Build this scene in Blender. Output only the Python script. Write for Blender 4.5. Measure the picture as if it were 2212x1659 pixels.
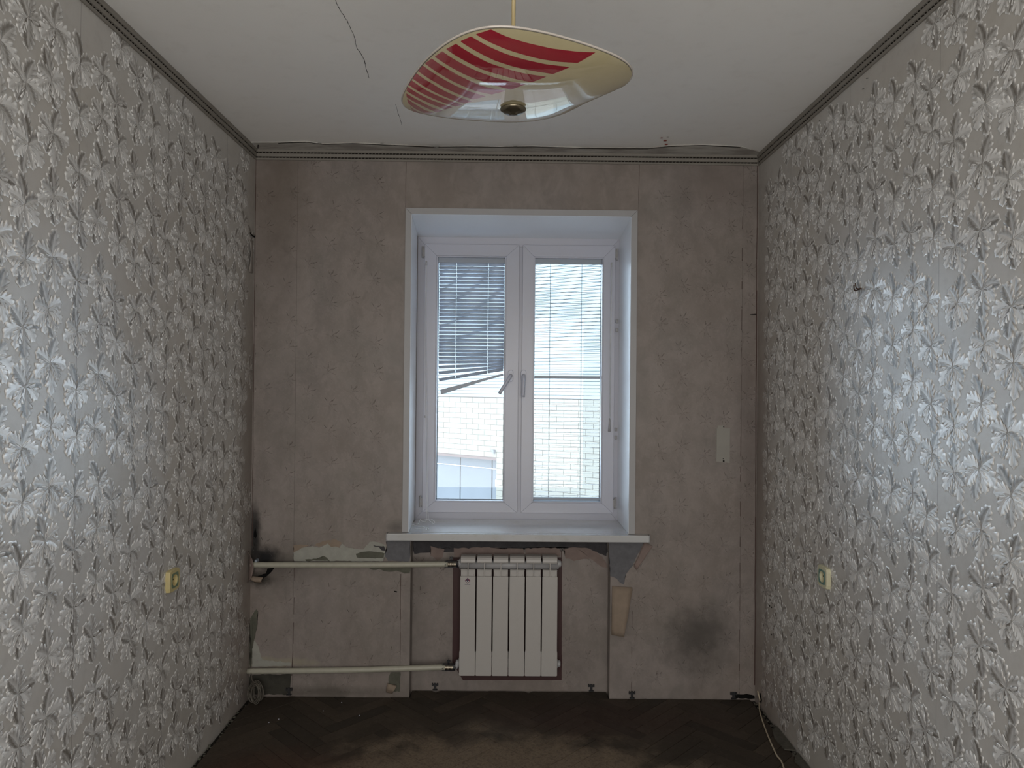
import bpy, bmesh, math, random
import numpy as np
from mathutils import Vector, Matrix, noise as mnoise
random.seed(7); rng = np.random.default_rng(7)
for o in list(bpy.data.objects): bpy.data.objects.remove(o)
sc = bpy.context.scene
PI = math.pi

# ------------------------------------------------------------------ camera
F = 1533.0; RHO = math.radians(.55)
wy = Vector((-12/F, -8.5/F, -1)).normalized()
wx = Vector((math.cos(RHO), -math.sin(RHO), 0)); wx = (wx - wy*wx.dot(wy)).normalized()
wz = wx.cross(wy)
M3 = Matrix((wx, wy, wz))            # camera -> world
CAM = Vector((0, 0, 1.53))
cd = bpy.data.cameras.new('camera'); cam = bpy.data.objects.new('camera', cd)
sc.collection.objects.link(cam); sc.camera = cam
cam.matrix_world = Matrix.Translation(CAM) @ M3.to_4x4()
cd.sensor_width = 36; cd.lens = F/2212*36; cd.clip_start = .02; cd.clip_end = 300

def ray(u, v): return M3 @ Vector(((u-1106)/F, -(v-829.5)/F, -1))
def atY(u, v, Y): d = ray(u, v); return CAM + d*(Y/d.y)
def atX(u, v, X): d = ray(u, v); return CAM + d*(X/d.x)
def atZ(u, v, Z): d = ray(u, v); return CAM + d*((Z-CAM.z)/d.z)

# ------------------------------------------------------------------ light
sc.view_settings.view_transform = 'Standard'; sc.view_settings.look = 'None'
sc.view_settings.gamma = 1; sc.view_settings.use_curve_mapping = False
sc.view_settings.exposure = 0.0
w = bpy.data.worlds.new('sky'); sc.world = w; w.use_nodes = True
bg = w.node_tree.nodes['Background']; bg.inputs[0].default_value = (.66, .82, 1, 1); bg.inputs[1].default_value = 9.5
def light(name, kind, loc, rot, energy, color, **kw):
    l = bpy.data.lights.new(name, kind); l.energy = energy; l.color = color
    for k, v in kw.items(): setattr(l, k, v)
    o = bpy.data.objects.new(name, l); sc.collection.objects.link(o); o.location = loc; o.rotation_euler = rot
    return o
light('sun', 'SUN', (0, -5, 12), (math.radians(48), 0, math.radians(-18)), 2.0, (1, .93, .8), angle=.01)
# broad fill light added behind the photographer; the rear wall has no opening
light('rear_fill', 'AREA', (0, -.92, 1.35), (math.radians(90), 0, 0), 57, (1, .955, .90),
      shape='RECTANGLE', size=1.9, size_y=2.1)

# ------------------------------------------------------------------ helpers
def link(o, parent=None):
    sc.collection.objects.link(o)
    if parent is not None: o.parent = parent
    return o
def tag(o, label=None, cat=None, group=None, kind=None):
    if label: o['label'] = label
    if cat: o['category'] = cat
    if group: o['group'] = group
    if kind: o['kind'] = kind
    return o
def empty(name, loc=(0, 0, 0), label=None, cat=None, group=None, kind=None):
    o = bpy.data.objects.new(name, None); link(o); o.location = loc; o.empty_display_size = .05
    return tag(o, label, cat, group, kind)
def obj(name, bm, m, parent=None, smooth=False, bevel=0, seg=2):
    me = bpy.data.meshes.new(name); bmesh.ops.recalc_face_normals(bm, faces=bm.faces[:]); bm.to_mesh(me); bm.free()
    if smooth: me.shade_smooth()
    o = bpy.data.objects.new(name, me)
    for mm in (m if isinstance(m, (list, tuple)) else [m]): me.materials.append(mm)
    link(o)
    if parent is not None:
        o.parent = parent; o.matrix_parent_inverse = Matrix.Translation(-Vector(root_loc(parent)))
    if bevel:
        b = o.modifiers.new('bevel', 'BEVEL'); b.width = bevel; b.segments = seg; b.limit_method = 'ANGLE'; b.angle_limit = .6
    return o
def root_loc(p):
    v = Vector(p.location)
    return v if p.parent is None else v + root_loc(p.parent) * 0 + Vector((0, 0, 0)) + (root_loc(p.parent) if p.type == 'EMPTY' and p.parent else Vector((0, 0, 0)))
def box(bm, x0, x1, y0, y1, z0, z1, rot=None, piv=None):
    r = bmesh.ops.create_cube(bm, size=1)['verts']
    c = Vector(((x0+x1)/2, (y0+y1)/2, (z0+z1)/2)); s = Vector((abs(x1-x0), abs(y1-y0), abs(z1-z0)))
    for v in r:
        v.co = Vector((v.co.x*s.x, v.co.y*s.y, v.co.z*s.z)) + c
        if rot is not None:
            p = Vector(piv) if piv is not None else c
            v.co = rot @ (v.co-p) + p
    return r
def B(name, x0, x1, y0, y1, z0, z1, m, parent=None, bevel=0, **k):
    bm = bmesh.new(); box(bm, x0, x1, y0, y1, z0, z1, **k); return obj(name, bm, m, parent, bevel=bevel)
def tube(bm, pts, r, n=8, caps=True):
    pts = [Vector(p) for p in pts]; rings = []
    prev = None
    for i, p in enumerate(pts):
        d = (pts[min(i+1, len(pts)-1)] - pts[max(i-1, 0)]).normalized()
        if prev is None:
            a = Vector((0, 0, 1)) if abs(d.z) < .9 else Vector((1, 0, 0))
            u = d.cross(a).normalized()
        else: u = (prev - d*prev.dot(d)).normalized()
        prev = u; v = d.cross(u)
        rr = r[i] if isinstance(r, (list, tuple)) else r
        rings.append([bm.verts.new(p + (u*math.cos(t)+v*math.sin(t))*rr) for t in [2*PI*k/n for k in range(n)]])
    for a, b in zip(rings, rings[1:]):
        for k in range(n): bm.faces.new((a[k], a[(k+1) % n], b[(k+1) % n], b[k]))
    if caps:
        bm.faces.new(rings[0]); bm.faces.new(rings[-1])
def T(name, pts, r, m, parent=None, n=10):
    bm = bmesh.new(); tube(bm, pts, r, n); o = obj(name, bm, m, parent)
    for p in o.data.polygons: p.use_smooth = len(p.vertices) == 4
    return o
def spline(pts, n=8):
    pts = [Vector(p) for p in pts]; out = []
    for i in range(len(pts)-1):
        a, b, c, d = pts[max(i-1, 0)], pts[i], pts[i+1], pts[min(i+2, len(pts)-1)]
        for k in range(n):
            t = k/n
            out.append(.5*((2*b)+(c-a)*t+(2*a-5*b+4*c-d)*t*t+(3*b-a-3*c+d)*t**3))
    out.append(pts[-1]); return out
def prism(bm, poly, d):                      # polygon of 3-D points pushed along vector d
    a = [bm.verts.new(p) for p in poly]; b = [bm.verts.new(Vector(p)+Vector(d)) for p in poly]
    bm.faces.new(a); bm.faces.new(b[::-1])
    for i in range(len(a)): bm.faces.new((a[i], a[(i+1) % len(a)], b[(i+1) % len(a)], b[i]))
def lathe(bm, prof, c, axis='Z', n=24):      # prof: (radius, height)
    rings = []
    for r, h in prof:
        ring = []
        for k in range(n):
            t = 2*PI*k/n; a, b = r*math.cos(t), r*math.sin(t)
            p = {'Z': (a, b, h), 'Y': (a, h, b), 'X': (h, a, b)}[axis]
            ring.append(bm.verts.new(Vector(c)+Vector(p)))
        rings.append(ring)
    for a, b in zip(rings, rings[1:]):
        for k in range(n): bm.faces.new((a[k], a[(k+1) % n], b[(k+1) % n], b[k]))
    bm.faces.new(rings[0]); bm.faces.new(rings[-1])
def rough_poly(pts, amp=.0025, step=.006, seed=0):   # break a straight-edged outline up like torn paper
    out = []; pts = [Vector(p) for p in pts]
    for i, p in enumerate(pts):
        q = pts[(i+1) % len(pts)]; L = (q-p).length; n = max(1, int(L/step))
        for k in range(n):
            s = p.lerp(q, k/n); nv = mnoise.noise_vector(s*55+Vector((seed*3.1, 0, 0)))
            out.append(s+Vector((nv.x*amp*1.6, 0, nv.z*amp*1.6)))
    return out

# ------------------------------------------------------------------ materials
class NT:
    def __init__(s, name):
        s.m = bpy.data.materials.new(name); s.m.use_nodes = True; s.t = s.m.node_tree; s.n = s.t.nodes
        s.b = s.n['Principled BSDF']
        s.g = s.n.new('ShaderNodeNewGeometry'); s.pos = s.g.outputs['Position']
    def setin(s, node, i, v):
        if v is None: return
        if hasattr(v, 'links'): s.t.links.new(v, node.inputs[i])
        else: node.inputs[i].default_value = v
    def math(s, op, a, b=0., clamp=False):
        n = s.n.new('ShaderNodeMath'); n.operation = op; n.use_clamp = clamp
        s.setin(n, 0, a); s.setin(n, 1, b); return n.outputs[0]
    def vmath(s, op, a, b=None):
        n = s.n.new('ShaderNodeVectorMath'); n.operation = op
        s.setin(n, 0, a)
        if b is not None: s.setin(n, 1, b)
        return n.outputs['Value'] if op == 'LENGTH' else n.outputs[0]
    def noise(s, scale, detail=4, rough=.55, vec=None, dist=0.):
        n = s.n.new('ShaderNodeTexNoise'); n.inputs['Scale'].default_value = scale
        n.inputs['Detail'].default_value = detail; n.inputs['Roughness'].default_value = rough; n.inputs['Distortion'].default_value = dist
        s.t.links.new(vec if vec is not None else s.pos, n.inputs['Vector']); return n.outputs['Fac']
    def ramp(s, v, a, b, lo=0., hi=1.):
        n = s.n.new('ShaderNodeMapRange'); n.interpolation_type = 'SMOOTHSTEP'
        s.setin(n, 0, v); n.inputs[1].default_value = a; n.inputs[2].default_value = b
        n.inputs[3].default_value = lo; n.inputs[4].default_value = hi; return n.outputs[0]
    def mix(s, f, a, b, mode='MIX'):
        n = s.n.new('ShaderNodeMix'); n.data_type = 'RGBA'; n.blend_type = mode
        s.setin(n, 0, f)
        for i, v in ((6, a), (7, b)):
            if not hasattr(v, 'links'): v = (*v[:3], 1)
            s.setin(n, i, v)
        return n.outputs[2]
    def scalev(s, sx, sy, sz): return s.vmath('MULTIPLY', s.pos, (sx, sy, sz))
    def blob(s, c, r, soft=.6, nz=.5, sc=18):          # soft stain: ellipsoid with a noisy edge
        d = s.vmath('SUBTRACT', s.pos, tuple(c)); d = s.vmath('MULTIPLY', d, (1/r[0], 1/r[1], 1/r[2]))
        l = s.vmath('LENGTH', d); n = s.noise(sc, 4, .6)
        l = s.math('ADD', l, s.math('MULTIPLY', s.math('SUBTRACT', n, .5), nz*2))
        return s.ramp(l, 1, 1-soft, 0, 1)
    def seam(s, axis, x, w=.0009):
        sp = s.n.new('ShaderNodeSeparateXYZ'); s.t.links.new(s.pos, sp.inputs[0])
        d = s.math('ABSOLUTE', s.math('SUBTRACT', sp.outputs[axis], x)); return s.math('LESS_THAN', d, w)
    def attr(s, name):
        n = s.n.new('ShaderNodeAttribute'); n.attribute_name = name; return n
    def out(s, color=None, rough=.5, spec=.5, metal=0., bump=None, bdist=.002, bstr=.5, **k):
        if color is not None: s.setin(s.b, 'Base Color', color if hasattr(color, 'links') else (*color[:3], 1))
        s.setin(s.b, 'Roughness', rough); s.setin(s.b, 'Specular IOR Level', spec); s.setin(s.b, 'Metallic', metal)
        if bump is not None:
            n = s.n.new('ShaderNodeBump'); n.inputs['Distance'].default_value = bdist; n.inputs['Strength'].default_value = bstr
            s.t.links.new(bump, n.inputs['Height']); s.t.links.new(n.outputs[0], s.b.inputs['Normal'])
        for kk, v in k.items(): s.setin(s.b, kk, v)
        return s.m
def mat(name, c, rough=.5, spec=.5, metal=0., var=.12, scale=30, bstr=.15, bdist=.001, **k):
    t = NT(name); n = t.noise(scale, 5, .6)
    col = t.mix(n, tuple(x*(1-var) for x in c), tuple(min(1, x*(1+var)) for x in c))
    return t.out(col, rough, spec, metal, bump=n, bstr=bstr, bdist=bdist, **k)

m_pvc = mat('white_pvc', (.46, .475, .55), .28, .5, var=.03, scale=9, bstr=.02)
m_casing = mat('grey_white_casing', (.34, .34, .35), .4, .4, var=.06, scale=10, bstr=.03)
m_pvc_dirty = mat('grubby_white_pvc', (.35, .35, .36), .35, .5, var=.08, scale=14, bstr=.03)
m_reveal = mat('white_reveal_panel', (.84, .88, .93), .22, .6, var=.02, scale=9, bstr=.02)
m_gasket = mat('black_gasket', (.02, .02, .025), .6)
t = NT('sill_plastic')
n1 = t.noise(5, 4, .5, dist=.2); n2 = t.noise(40, 4, .6)
edge = t.blob((-.42, 3.84, .81), (.16, .16, .1), .9, .5); edge2 = t.blob((.55, 3.86, .81), (.25, .07, .1), .9, .5)
dirt = t.math('MAXIMUM', t.ramp(n1, .5, .75), t.math('MAXIMUM', edge, edge2))
col = t.mix(t.math('MULTIPLY', dirt, .35), (.47, .48, .49), (.32, .30, .26))
col = t.mix(t.math('MULTIPLY', t.ramp(n2, .55, .75), .25), col, (.3, .28, .22))
m_sill = t.out(col, .14, .8, bump=n2, bstr=.02, **{'Coat Weight': .6, 'Coat Roughness': .2, 'Coat IOR': 1.8})
m_slat_l = mat('grey_blue_slat', (.42, .48, .57), .35, .5, var=.05, scale=20, bstr=0)
m_slat_r = mat('white_slat', (.42, .42, .43), .35, .5, var=.05, scale=20, bstr=0)
m_rail = mat('aluminium_rail', (.30, .34, .40), .35, .5, var=.05)
m_cord = mat('white_cord', (.7, .72, .74), .7, .2)
m_cord_d = mat('dark_cord', (.16, .16, .2), .7, .2)
m_rad = mat('white_enamel', (.40, .385, .37), .38, .45, var=.03, scale=60, bstr=.1, bdist=.0004)
m_rad_in = mat('grey_enamel', (.34, .34, .35), .42, .4, var=.05)
m_pipe = mat('cream_pipe_paint', (.36, .35, .29), .42, .45, var=.15, scale=40, bstr=.3, bdist=.001)
m_black = mat('black_plastic', (.012, .012, .016), .4)
m_brass = mat('dull_brass', (.34, .30, .24), .45, .5, .8, var=.2, scale=60)
m_iron = mat('dark_metal', (.05, .045, .045), .45, .5, .5, var=.3)
m_rust = mat('rusty_steel', (.06, .03, .018), .6, .4, .5, var=.4, scale=120)
m_clip = mat('dark_clip', (.018, .018, .02), .5)
m_hole = mat('dark_hole', (.006, .006, .006), .9, .1)
m_maroon = mat('maroon_paint', (.055, .026, .026), .5, .3, var=.2, scale=12)
m_cable = mat('cream_cable', (.42, .36, .27), .5, .4, var=.1)
m_wire = mat('grey_cable', (.10, .09, .075), .55, .3, var=.3)
m_plaster_g = mat('grey_plaster', (.125, .125, .135), .9, .15, var=.35, scale=35, bstr=.6, bdist=.003)
m_plaster_d = mat('dark_plaster', (.052, .050, .054), .9, .15, var=.5, scale=28, bstr=.6, bdist=.003)
m_plaster_w = mat('whitish_filler', (.30, .30, .27), .9, .15, var=.22, scale=30, bstr=.6, bdist=.003)
m_plaster_gr = mat('greenish_filler', (.10, .10, .08), .9, .15, var=.4, scale=30, bstr=.6, bdist=.003)
m_plaster_dg = mat('dark_cement', (.050, .048, .040), .9, .15, var=.5, scale=28, bstr=.6, bdist=.003)
m_backing = mat('tan_backing_paper', (.24, .19, .148), .8, .2, var=.25, scale=20, bstr=.4, bdist=.002)
m_pinkpaper = mat('pink_backing_paper', (.20, .155, .14), .8, .2, var=.25, scale=20, bstr=.4, bdist=.002)
m_socket = mat('yellowed_plastic', (.52, .44, .22), .35, .5, var=.08)
m_socket2 = mat('cream_plastic', (.56, .54, .38), .35, .5, var=.08)
m_sgreen = mat('green_insert', (.15, .21, .14), .4, .5, var=.06)
m_sgreen2 = mat('teal_insert', (.13, .24, .21), .4, .5, var=.06)

# wallpaper ---------------------------------------------------------
def wallpaper(name, base, dark, light_, seams, axis, gloss, blobs=(), mott=.25, relief=False, rough=.42, warm=(.9, .85, .78)):
    t = NT(name); metal_ = 0.
    v = t.scalev(1, 1, .55)
    n = t.noise(7, 5, .62, vec=v); n2 = t.noise(26, 5, .6); n3 = t.noise(2.2, 2, .5)
    c = t.mix(t.ramp(n, .3, .7), tuple(x*(1-mott) for x in base), tuple(x*(1+mott*.6) for x in base))
    c = t.mix(t.math('MULTIPLY', t.ramp(n3, .35, .65), .45), c, tuple(b*x for b, x in zip(base, warm)))
    if mott > .1:
        n4 = t.noise(11, 6, .68, vec=t.scalev(1, 1, .7), dist=.6); n5 = t.noise(5, 3, .5)
        c = t.mix(t.math('MULTIPLY', t.ramp(n4, .42, .62), .34), c, tuple(b_*1.32*k for b_, k in zip(base, (1.0, 1.0, .99))))
        c = t.mix(t.math('MULTIPLY', t.ramp(n5, .5, .66), .28), c, tuple(b_*k for b_, k in zip(base, (.72, .76, .72))))
    if relief:
        a = t.attr('shade').outputs['Fac']
        c2 = t.mix(a, dark, light_)
        c = t.mix(relief, c, c2)
        if relief > .5:        # pearl ink: the lobe tips shine, the folds are matt
            gloss = t.ramp(a, .2, .8, .6, 1.); rough = t.ramp(a, .2, .8, .34, .25)
    c = t.mix(t.math('MULTIPLY', t.ramp(n2, .45, .75), .12), c, (.1, .08, .06))
    for s_ in seams: c = t.mix(t.math('MULTIPLY', t.seam(axis, s_), .6), c, (.05, .04, .035))
    for ctr, r, colr, amt, soft, nz in blobs:
        c = t.mix(t.math('MULTIPLY', t.blob(ctr, r, soft, nz), amt), c, colr)
    fine = t.noise(260, 3, .6)
    return t.out(c, rough, gloss, metal_, bump=fine, bstr=.12, bdist=.0006)
WB = (.224, .197, .184)
DK, LT = (.12, .104, .086), (1., 1., .99)
blobs_b = [(atY(1508, 1378, 3.52), (.25, .3, .25), (.035, .032, .028), .72, 1., .32),
           (atY(548, 1150, 3.52), (.05, .3, .22), (.02, .018, .016), .85, .95, .4),
           (atY(600, 1220, 3.52), (.28, .3, .2), (.07, .06, .05), .6, 1., .3),
           (atY(560, 1250, 3.52), (.09, .3, .06), (.02, .017, .012), .9, .8, .4),
           (atY(700, 1210, 3.52), (.5, .3, .05), (.06, .058, .045), .45, .9, .5),
           (atY(700, 1495, 3.52), (.6, .3, .05), (.07, .06, .05), .6, 1., .5),
           (atY(1550, 400, 3.52), (.30, .3, .25), (.13, .10, .085), .4, 1., .3),
           (atY(600, 440, 3.52), (.26, .3, .75), (.12, .095, .075), .55, 1., .25),
           (atY(900, 1300, 3.6), (.09, .3, .5), (.10, .09, .08), .35, 1., .4),
           (atY(560, 1430, 3.52), (.35, .3, .03), (.30, .28, .20), .5, .5, .6),
           (atY(1620, 950, 3.52), (.10, .3, .9), (.11, .085, .078), .45, 1., .3),
           (atY(860, 1140, 3.52), (.07, .3, .05), (.05, .045, .04), .6, 1., .5),
           (atY(572, 1204, 3.52), (.105, .3, .075), (.003, .003, .004), 1., .75, .3),
           (atY(552, 1150, 3.52), (.030, .3, .18), (.008, .008, .008), .9, .9, .3)]
seams_b = [atY(u, 700, 3.52).x for u in (640, 1603)]
m_wall_b = wallpaper('wallpaper_back', WB, DK, LT, seams_b, 0, .35, blobs_b, .16)
m_leaf_b = wallpaper('wallpaper_back_leaves', WB, tuple(x*.72 for x in WB), tuple(x*1.5 for x in WB), seams_b, 0, .35, blobs_b, .16, relief=.16)
SB = (.49, .478, .458)
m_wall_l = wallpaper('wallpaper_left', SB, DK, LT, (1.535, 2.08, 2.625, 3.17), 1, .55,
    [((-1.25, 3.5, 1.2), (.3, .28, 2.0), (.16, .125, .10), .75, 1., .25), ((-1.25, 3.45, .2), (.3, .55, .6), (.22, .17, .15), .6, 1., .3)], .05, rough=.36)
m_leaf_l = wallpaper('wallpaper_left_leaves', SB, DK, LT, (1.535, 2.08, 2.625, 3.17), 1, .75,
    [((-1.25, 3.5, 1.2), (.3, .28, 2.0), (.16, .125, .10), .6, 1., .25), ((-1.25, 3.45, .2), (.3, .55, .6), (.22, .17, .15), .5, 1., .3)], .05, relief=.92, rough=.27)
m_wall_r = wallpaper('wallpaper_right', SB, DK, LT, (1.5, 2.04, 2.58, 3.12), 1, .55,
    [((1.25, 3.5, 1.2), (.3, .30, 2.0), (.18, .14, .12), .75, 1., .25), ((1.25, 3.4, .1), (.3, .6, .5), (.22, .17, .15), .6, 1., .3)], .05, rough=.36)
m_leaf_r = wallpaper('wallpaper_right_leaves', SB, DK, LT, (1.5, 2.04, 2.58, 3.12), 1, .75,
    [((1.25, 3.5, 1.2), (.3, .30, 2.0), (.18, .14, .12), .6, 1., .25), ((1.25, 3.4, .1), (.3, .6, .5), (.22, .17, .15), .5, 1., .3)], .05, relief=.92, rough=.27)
t = NT('ceiling_paint')
n = t.noise(1.6, 4, .5); n2 = t.noise(14, 5, .6); n3 = t.noise(180, 2, .5)
c = t.mix(n, (.76, .75, .72), (.82, .815, .80)); c = t.mix(t.math('MULTIPLY', t.ramp(n2, .5, .8), .1), c, (.4, .37, .32))
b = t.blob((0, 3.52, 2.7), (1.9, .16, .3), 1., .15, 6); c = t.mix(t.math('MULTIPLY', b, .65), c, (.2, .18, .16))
m_ceil = t.out(c, .8, .25, bump=n3, bstr=.25, bdist=.001)
t = NT('ceiling_edge_plaster')
n = t.noise(5, 5, .6, vec=t.scalev(1, 3, 1)); c = t.mix(t.ramp(n, .35, .65), (.30, .28, .26), (.50, .49, .46))
m_ceil2 = t.out(c, .85, .2, bump=n, bstr=.4, bdist=.004)
m_trim = mat('grubby_moulding', (.22, .205, .182), .6, .3, var=.12, scale=12, bstr=.1)
m_groove = mat('soot_in_groove', (.02, .017, .014), .9, .1)

# parquet -----------------------------------------------------------
t = NT('parquet')
oi = t.n.new('ShaderNodeObjectInfo')
n = t.noise(2.6, 5, .6); n2 = t.noise(30, 5, .65); gr = t.noise(90, 4, .6, vec=t.scalev(1, 1, 1), dist=1.)
c = t.mix(oi.outputs['Random'], (.030, .0245, .019), (.062, .048, .036))
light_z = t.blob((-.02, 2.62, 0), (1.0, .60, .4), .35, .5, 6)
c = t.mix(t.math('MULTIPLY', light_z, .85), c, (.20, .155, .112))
red = t.blob((-.9, 2.8, 0), (.5, .3, .3), .8, .4, 5); c = t.mix(t.math('MULTIPLY', red, .5), c, (.08, .035, .022))
red2 = t.blob((.45, 3.3, 0), (.8, .25, .3), .8, .5, 5); c = t.mix(t.math('MULTIPLY', red2, .45), c, (.045, .022, .02))
c = t.mix(t.math('MULTIPLY', t.ramp(n2, .5, .8), .3), c, (.12, .10, .08)); c = t.mix(t.math('MULTIPLY', t.ramp(gr, .42, .66), .45), c, (.03, .021, .015))
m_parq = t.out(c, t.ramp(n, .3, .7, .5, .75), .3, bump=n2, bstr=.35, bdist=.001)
m_sub = mat('dark_subfloor', (.022, .02, .018), .9, .1, var=.5, scale=25, bstr=.8, bdist=.006)
m_debris = mat('crumbled_mortar', (.085, .08, .068), .9, .1, var=.5, scale=60, bstr=.6, bdist=.003)

# ------------------------------------------------------------------ room shell
XL, XR, YB, YN, ZC = -1.255, 1.247, 3.52, 3.602, 2.70
NL, NR = atY(886, 1300, YB).x, atY(1318, 1300, YB).x     # niche edges
YR = -1.05
fl = B('floor', XL-.15, XR+.15, YR-.1, YB+.42, -.2, -.014, m_sub); tag(fl, kind='structure', label='dark worn parquet floor with a dirty gap along the walls')
ce = B('ceiling', XL-.15, XR+.15, YR-.1, YB+.42, ZC, ZC+.15, m_ceil); tag(ce, kind='structure', label='dull white plastered ceiling with a hairline crack')
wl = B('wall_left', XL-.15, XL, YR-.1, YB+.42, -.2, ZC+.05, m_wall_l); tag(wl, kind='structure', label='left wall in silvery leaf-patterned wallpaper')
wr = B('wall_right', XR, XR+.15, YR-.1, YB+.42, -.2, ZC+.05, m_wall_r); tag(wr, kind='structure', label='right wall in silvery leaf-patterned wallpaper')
bm = bmesh.new()
OXL, OXR, OZ0, OZ1 = -.492, .625, .775, 2.40
box(bm, XL-.05, NL, YB, 3.96, -.2, OZ0); box(bm, XL-.05, OXL, YB, 3.96, OZ0, ZC+.05)
box(bm, NR, XR+.05, YB, 3.96, -.2, OZ0); box(bm, OXR, XR+.05, YB, 3.96, OZ0, ZC+.05)
box(bm, OXL, OXR, YB, 3.96, OZ1, ZC+.05); box(bm, NL, NR, YN, 3.96, -.2, OZ0)
wb = obj('wall_back', bm, m_wall_b); tag(wb, kind='structure', label='window wall in dingy mottled wallpaper with a shallow niche under the sill')
m_rear = mat('rear_wallpaper', (.42, .40, .37), .5, .3)
rw = B('wall_rear', XL-.1, XR+.1, YR-.1, YR, -.2, ZC+.05, m_rear); tag(rw, kind='structure', label='wall behind the photographer, plain pale wallpaper')

# leaf pattern raised on the wallpaper --------------------------------
def blade(p0, p1, bend, wd, h, s0, s1, sm, ns=5):
    """a thin stem: 3 verts across, ns+1 along -> verts(3D: s,t,z), shade, quads"""
    p0, p1 = np.array(p0), np.array(p1); d = p1-p0; L = np.hypot(*d); u = d/L; nrm = np.array([-u[1], u[0]])
    V, S = [], []
    for i in range(ns+1):
        q = i/ns; c = p0+d*q+nrm*bend*L*math.sin(PI*q)
        for e in (-1, 0, 1):
            V.append([*(c+nrm*e*wd*(1-.6*q)), h if e == 0 else .00012]); S.append(s0*(1-q)+s1*q)
    Q = [[3*i+k, 3*i+k+1, 3*i+k+4, 3*i+k+3] for i in range(ns) for k in (0, 1)]
    return V, S, Q
def leaf(ang, L, W, bend, darkness, r):
    """one lobed leaf: rows of points running from the midrib out to a scalloped margin"""
    a = math.radians(90-ang)
    def mid(q):
        an = a + bend*q*.8
        return np.array([math.cos(an), math.sin(an)])*(.003+L*q)
    B0 = .66-.62*darkness; out = []; h = .0012+.0008*r.random(); nl = 4
    lit = 1 if r.random() < .5 else -1; roll = r.normal()*.3
    PH = (0., .30, .58, .84); FS = (0., .40, .72, .92, 1.)
    lens = .85+.3*r.random(nl+1)
    for sd in (-1, 1):
        V, S = [], []
        samp = [(k+ph)/nl for k in range(nl) for ph in PH]+[1.]
        for s_ in samp:
            k = min(nl-1, int(s_*nl+1e-6)); ph = s_*nl-k if s_ < 1 else 1.
            lobe = math.sin(PI*ph)**.7 if 0 < ph < 1 else 0.
            tip = math.exp(-((ph-.58)/.22)**2) if s_ < 1 else 1.
            qb = .05+.90*s_
            e0 = 2.1*(s_+.06)**.62*(1-s_)**.55*.82
            env = W*e0*(.56+.44*lobe*lens[k])
            B = min(1, max(0, B0+(.16 if sd == lit else -.10)))
            for f in FS:
                q0 = max(.0, qb-(1-f)*.24*(1-.5*s_))
                m_ = mid(q0+.10*lobe*f*f*(1-.4*s_)+(.10*f if s_ >= 1 else 0)); tn = mid(min(1, q0+.03))-mid(max(0, q0-.03)); tn /= np.hypot(*tn)
                p = m_+np.array([-tn[1], tn[0]])*sd*env*f
                if f == 0: z, c = .25*h, B*.5+.32
                elif f < .5: z, c = .85*h, B
                elif f < .8: z, c = h*(.45+.8*lobe), B*(.45+.6*lobe)+.35*tip
                elif f < .95: z, c = h*(.35+.95*lobe), B*.4+.12+.88*tip
                else: z, c = .00012, .55+.45*tip
                z *= 1+roll*sd*(1 if f else 0)
                V.append([p[0], p[1], max(z, .0001)]); S.append(min(1., c))
        n = len(samp); m = len(FS)
        Q = [[m*i+k, m*i+k+1, m*i+k+m+1, m*i+k+m] if sd > 0 else [m*i+k, m*i+k+m, m*i+k+m+1, m*i+k+1] for i in range(n-1) for k in range(m-1)]
        out.append((V, S, Q))
    return out
SPECS = [
    [(4, .066, .027, .12, 1.), (62, .050, .026, -.5, .35), (108, .050, .024, -.6, .2), (150, .052, .022, -.3, .6), (186, .060, .026, .1, .9), (232, .050, .024, .5, .3), (275, .054, .026, .5, .3), (318, .046, .024, .3, .55)],
    [(-14, .070, .026, .25, .95), (40, .052, .025, -.3, .7), (88, .055, .028, -.7, .15), (140, .050, .022, -.3, .25), (200, .066, .024, .3, .8), (250, .052, .025, .6, .2), (300, .050, .027, .5, .25)],
    [(10, .064, .028, -.2, .8), (70, .056, .027, -.5, .25), (118, .046, .022, -.4, .7), (166, .070, .026, -.2, .35), (222, .052, .024, .4, .95), (262, .056, .027, .6, .3), (312, .052, .025, .4, .6)],
    [(-6, .060, .026, .1, .5), (52, .058, .025, -.6, .9), (96, .048, .024, -.5, .3), (172, .068, .028, .1, 1.), (218, .050, .022, .4, .2), (268, .058, .026, .6, .35), (324, .054, .026, .3, .8)],
]
VAR = []
for sp in SPECS:
    V, S, Q, LZ = [], [], [], []
    for li, (ang, L, W, bd, dk) in enumerate(sp):
        for v, s, q in leaf(ang, L*1.18, W*1.22, bd, dk, rng):
            o = len(V); V += v; S += s; LZ += [li*.00012]*len(v); Q += [[x+o for x in qq] for qq in q]
    st = blade((0, 0), (.006, -.045), .1, .0016, .0008, .3, .3, .3); o = len(V); V += st[0]; S += st[1]; LZ += [.001]*len(st[0]); Q += [[x+o for x in qq] for qq in st[2]]
    VAR.append((np.array(V), np.array(S), np.array(Q), np.array(LZ)))
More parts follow.
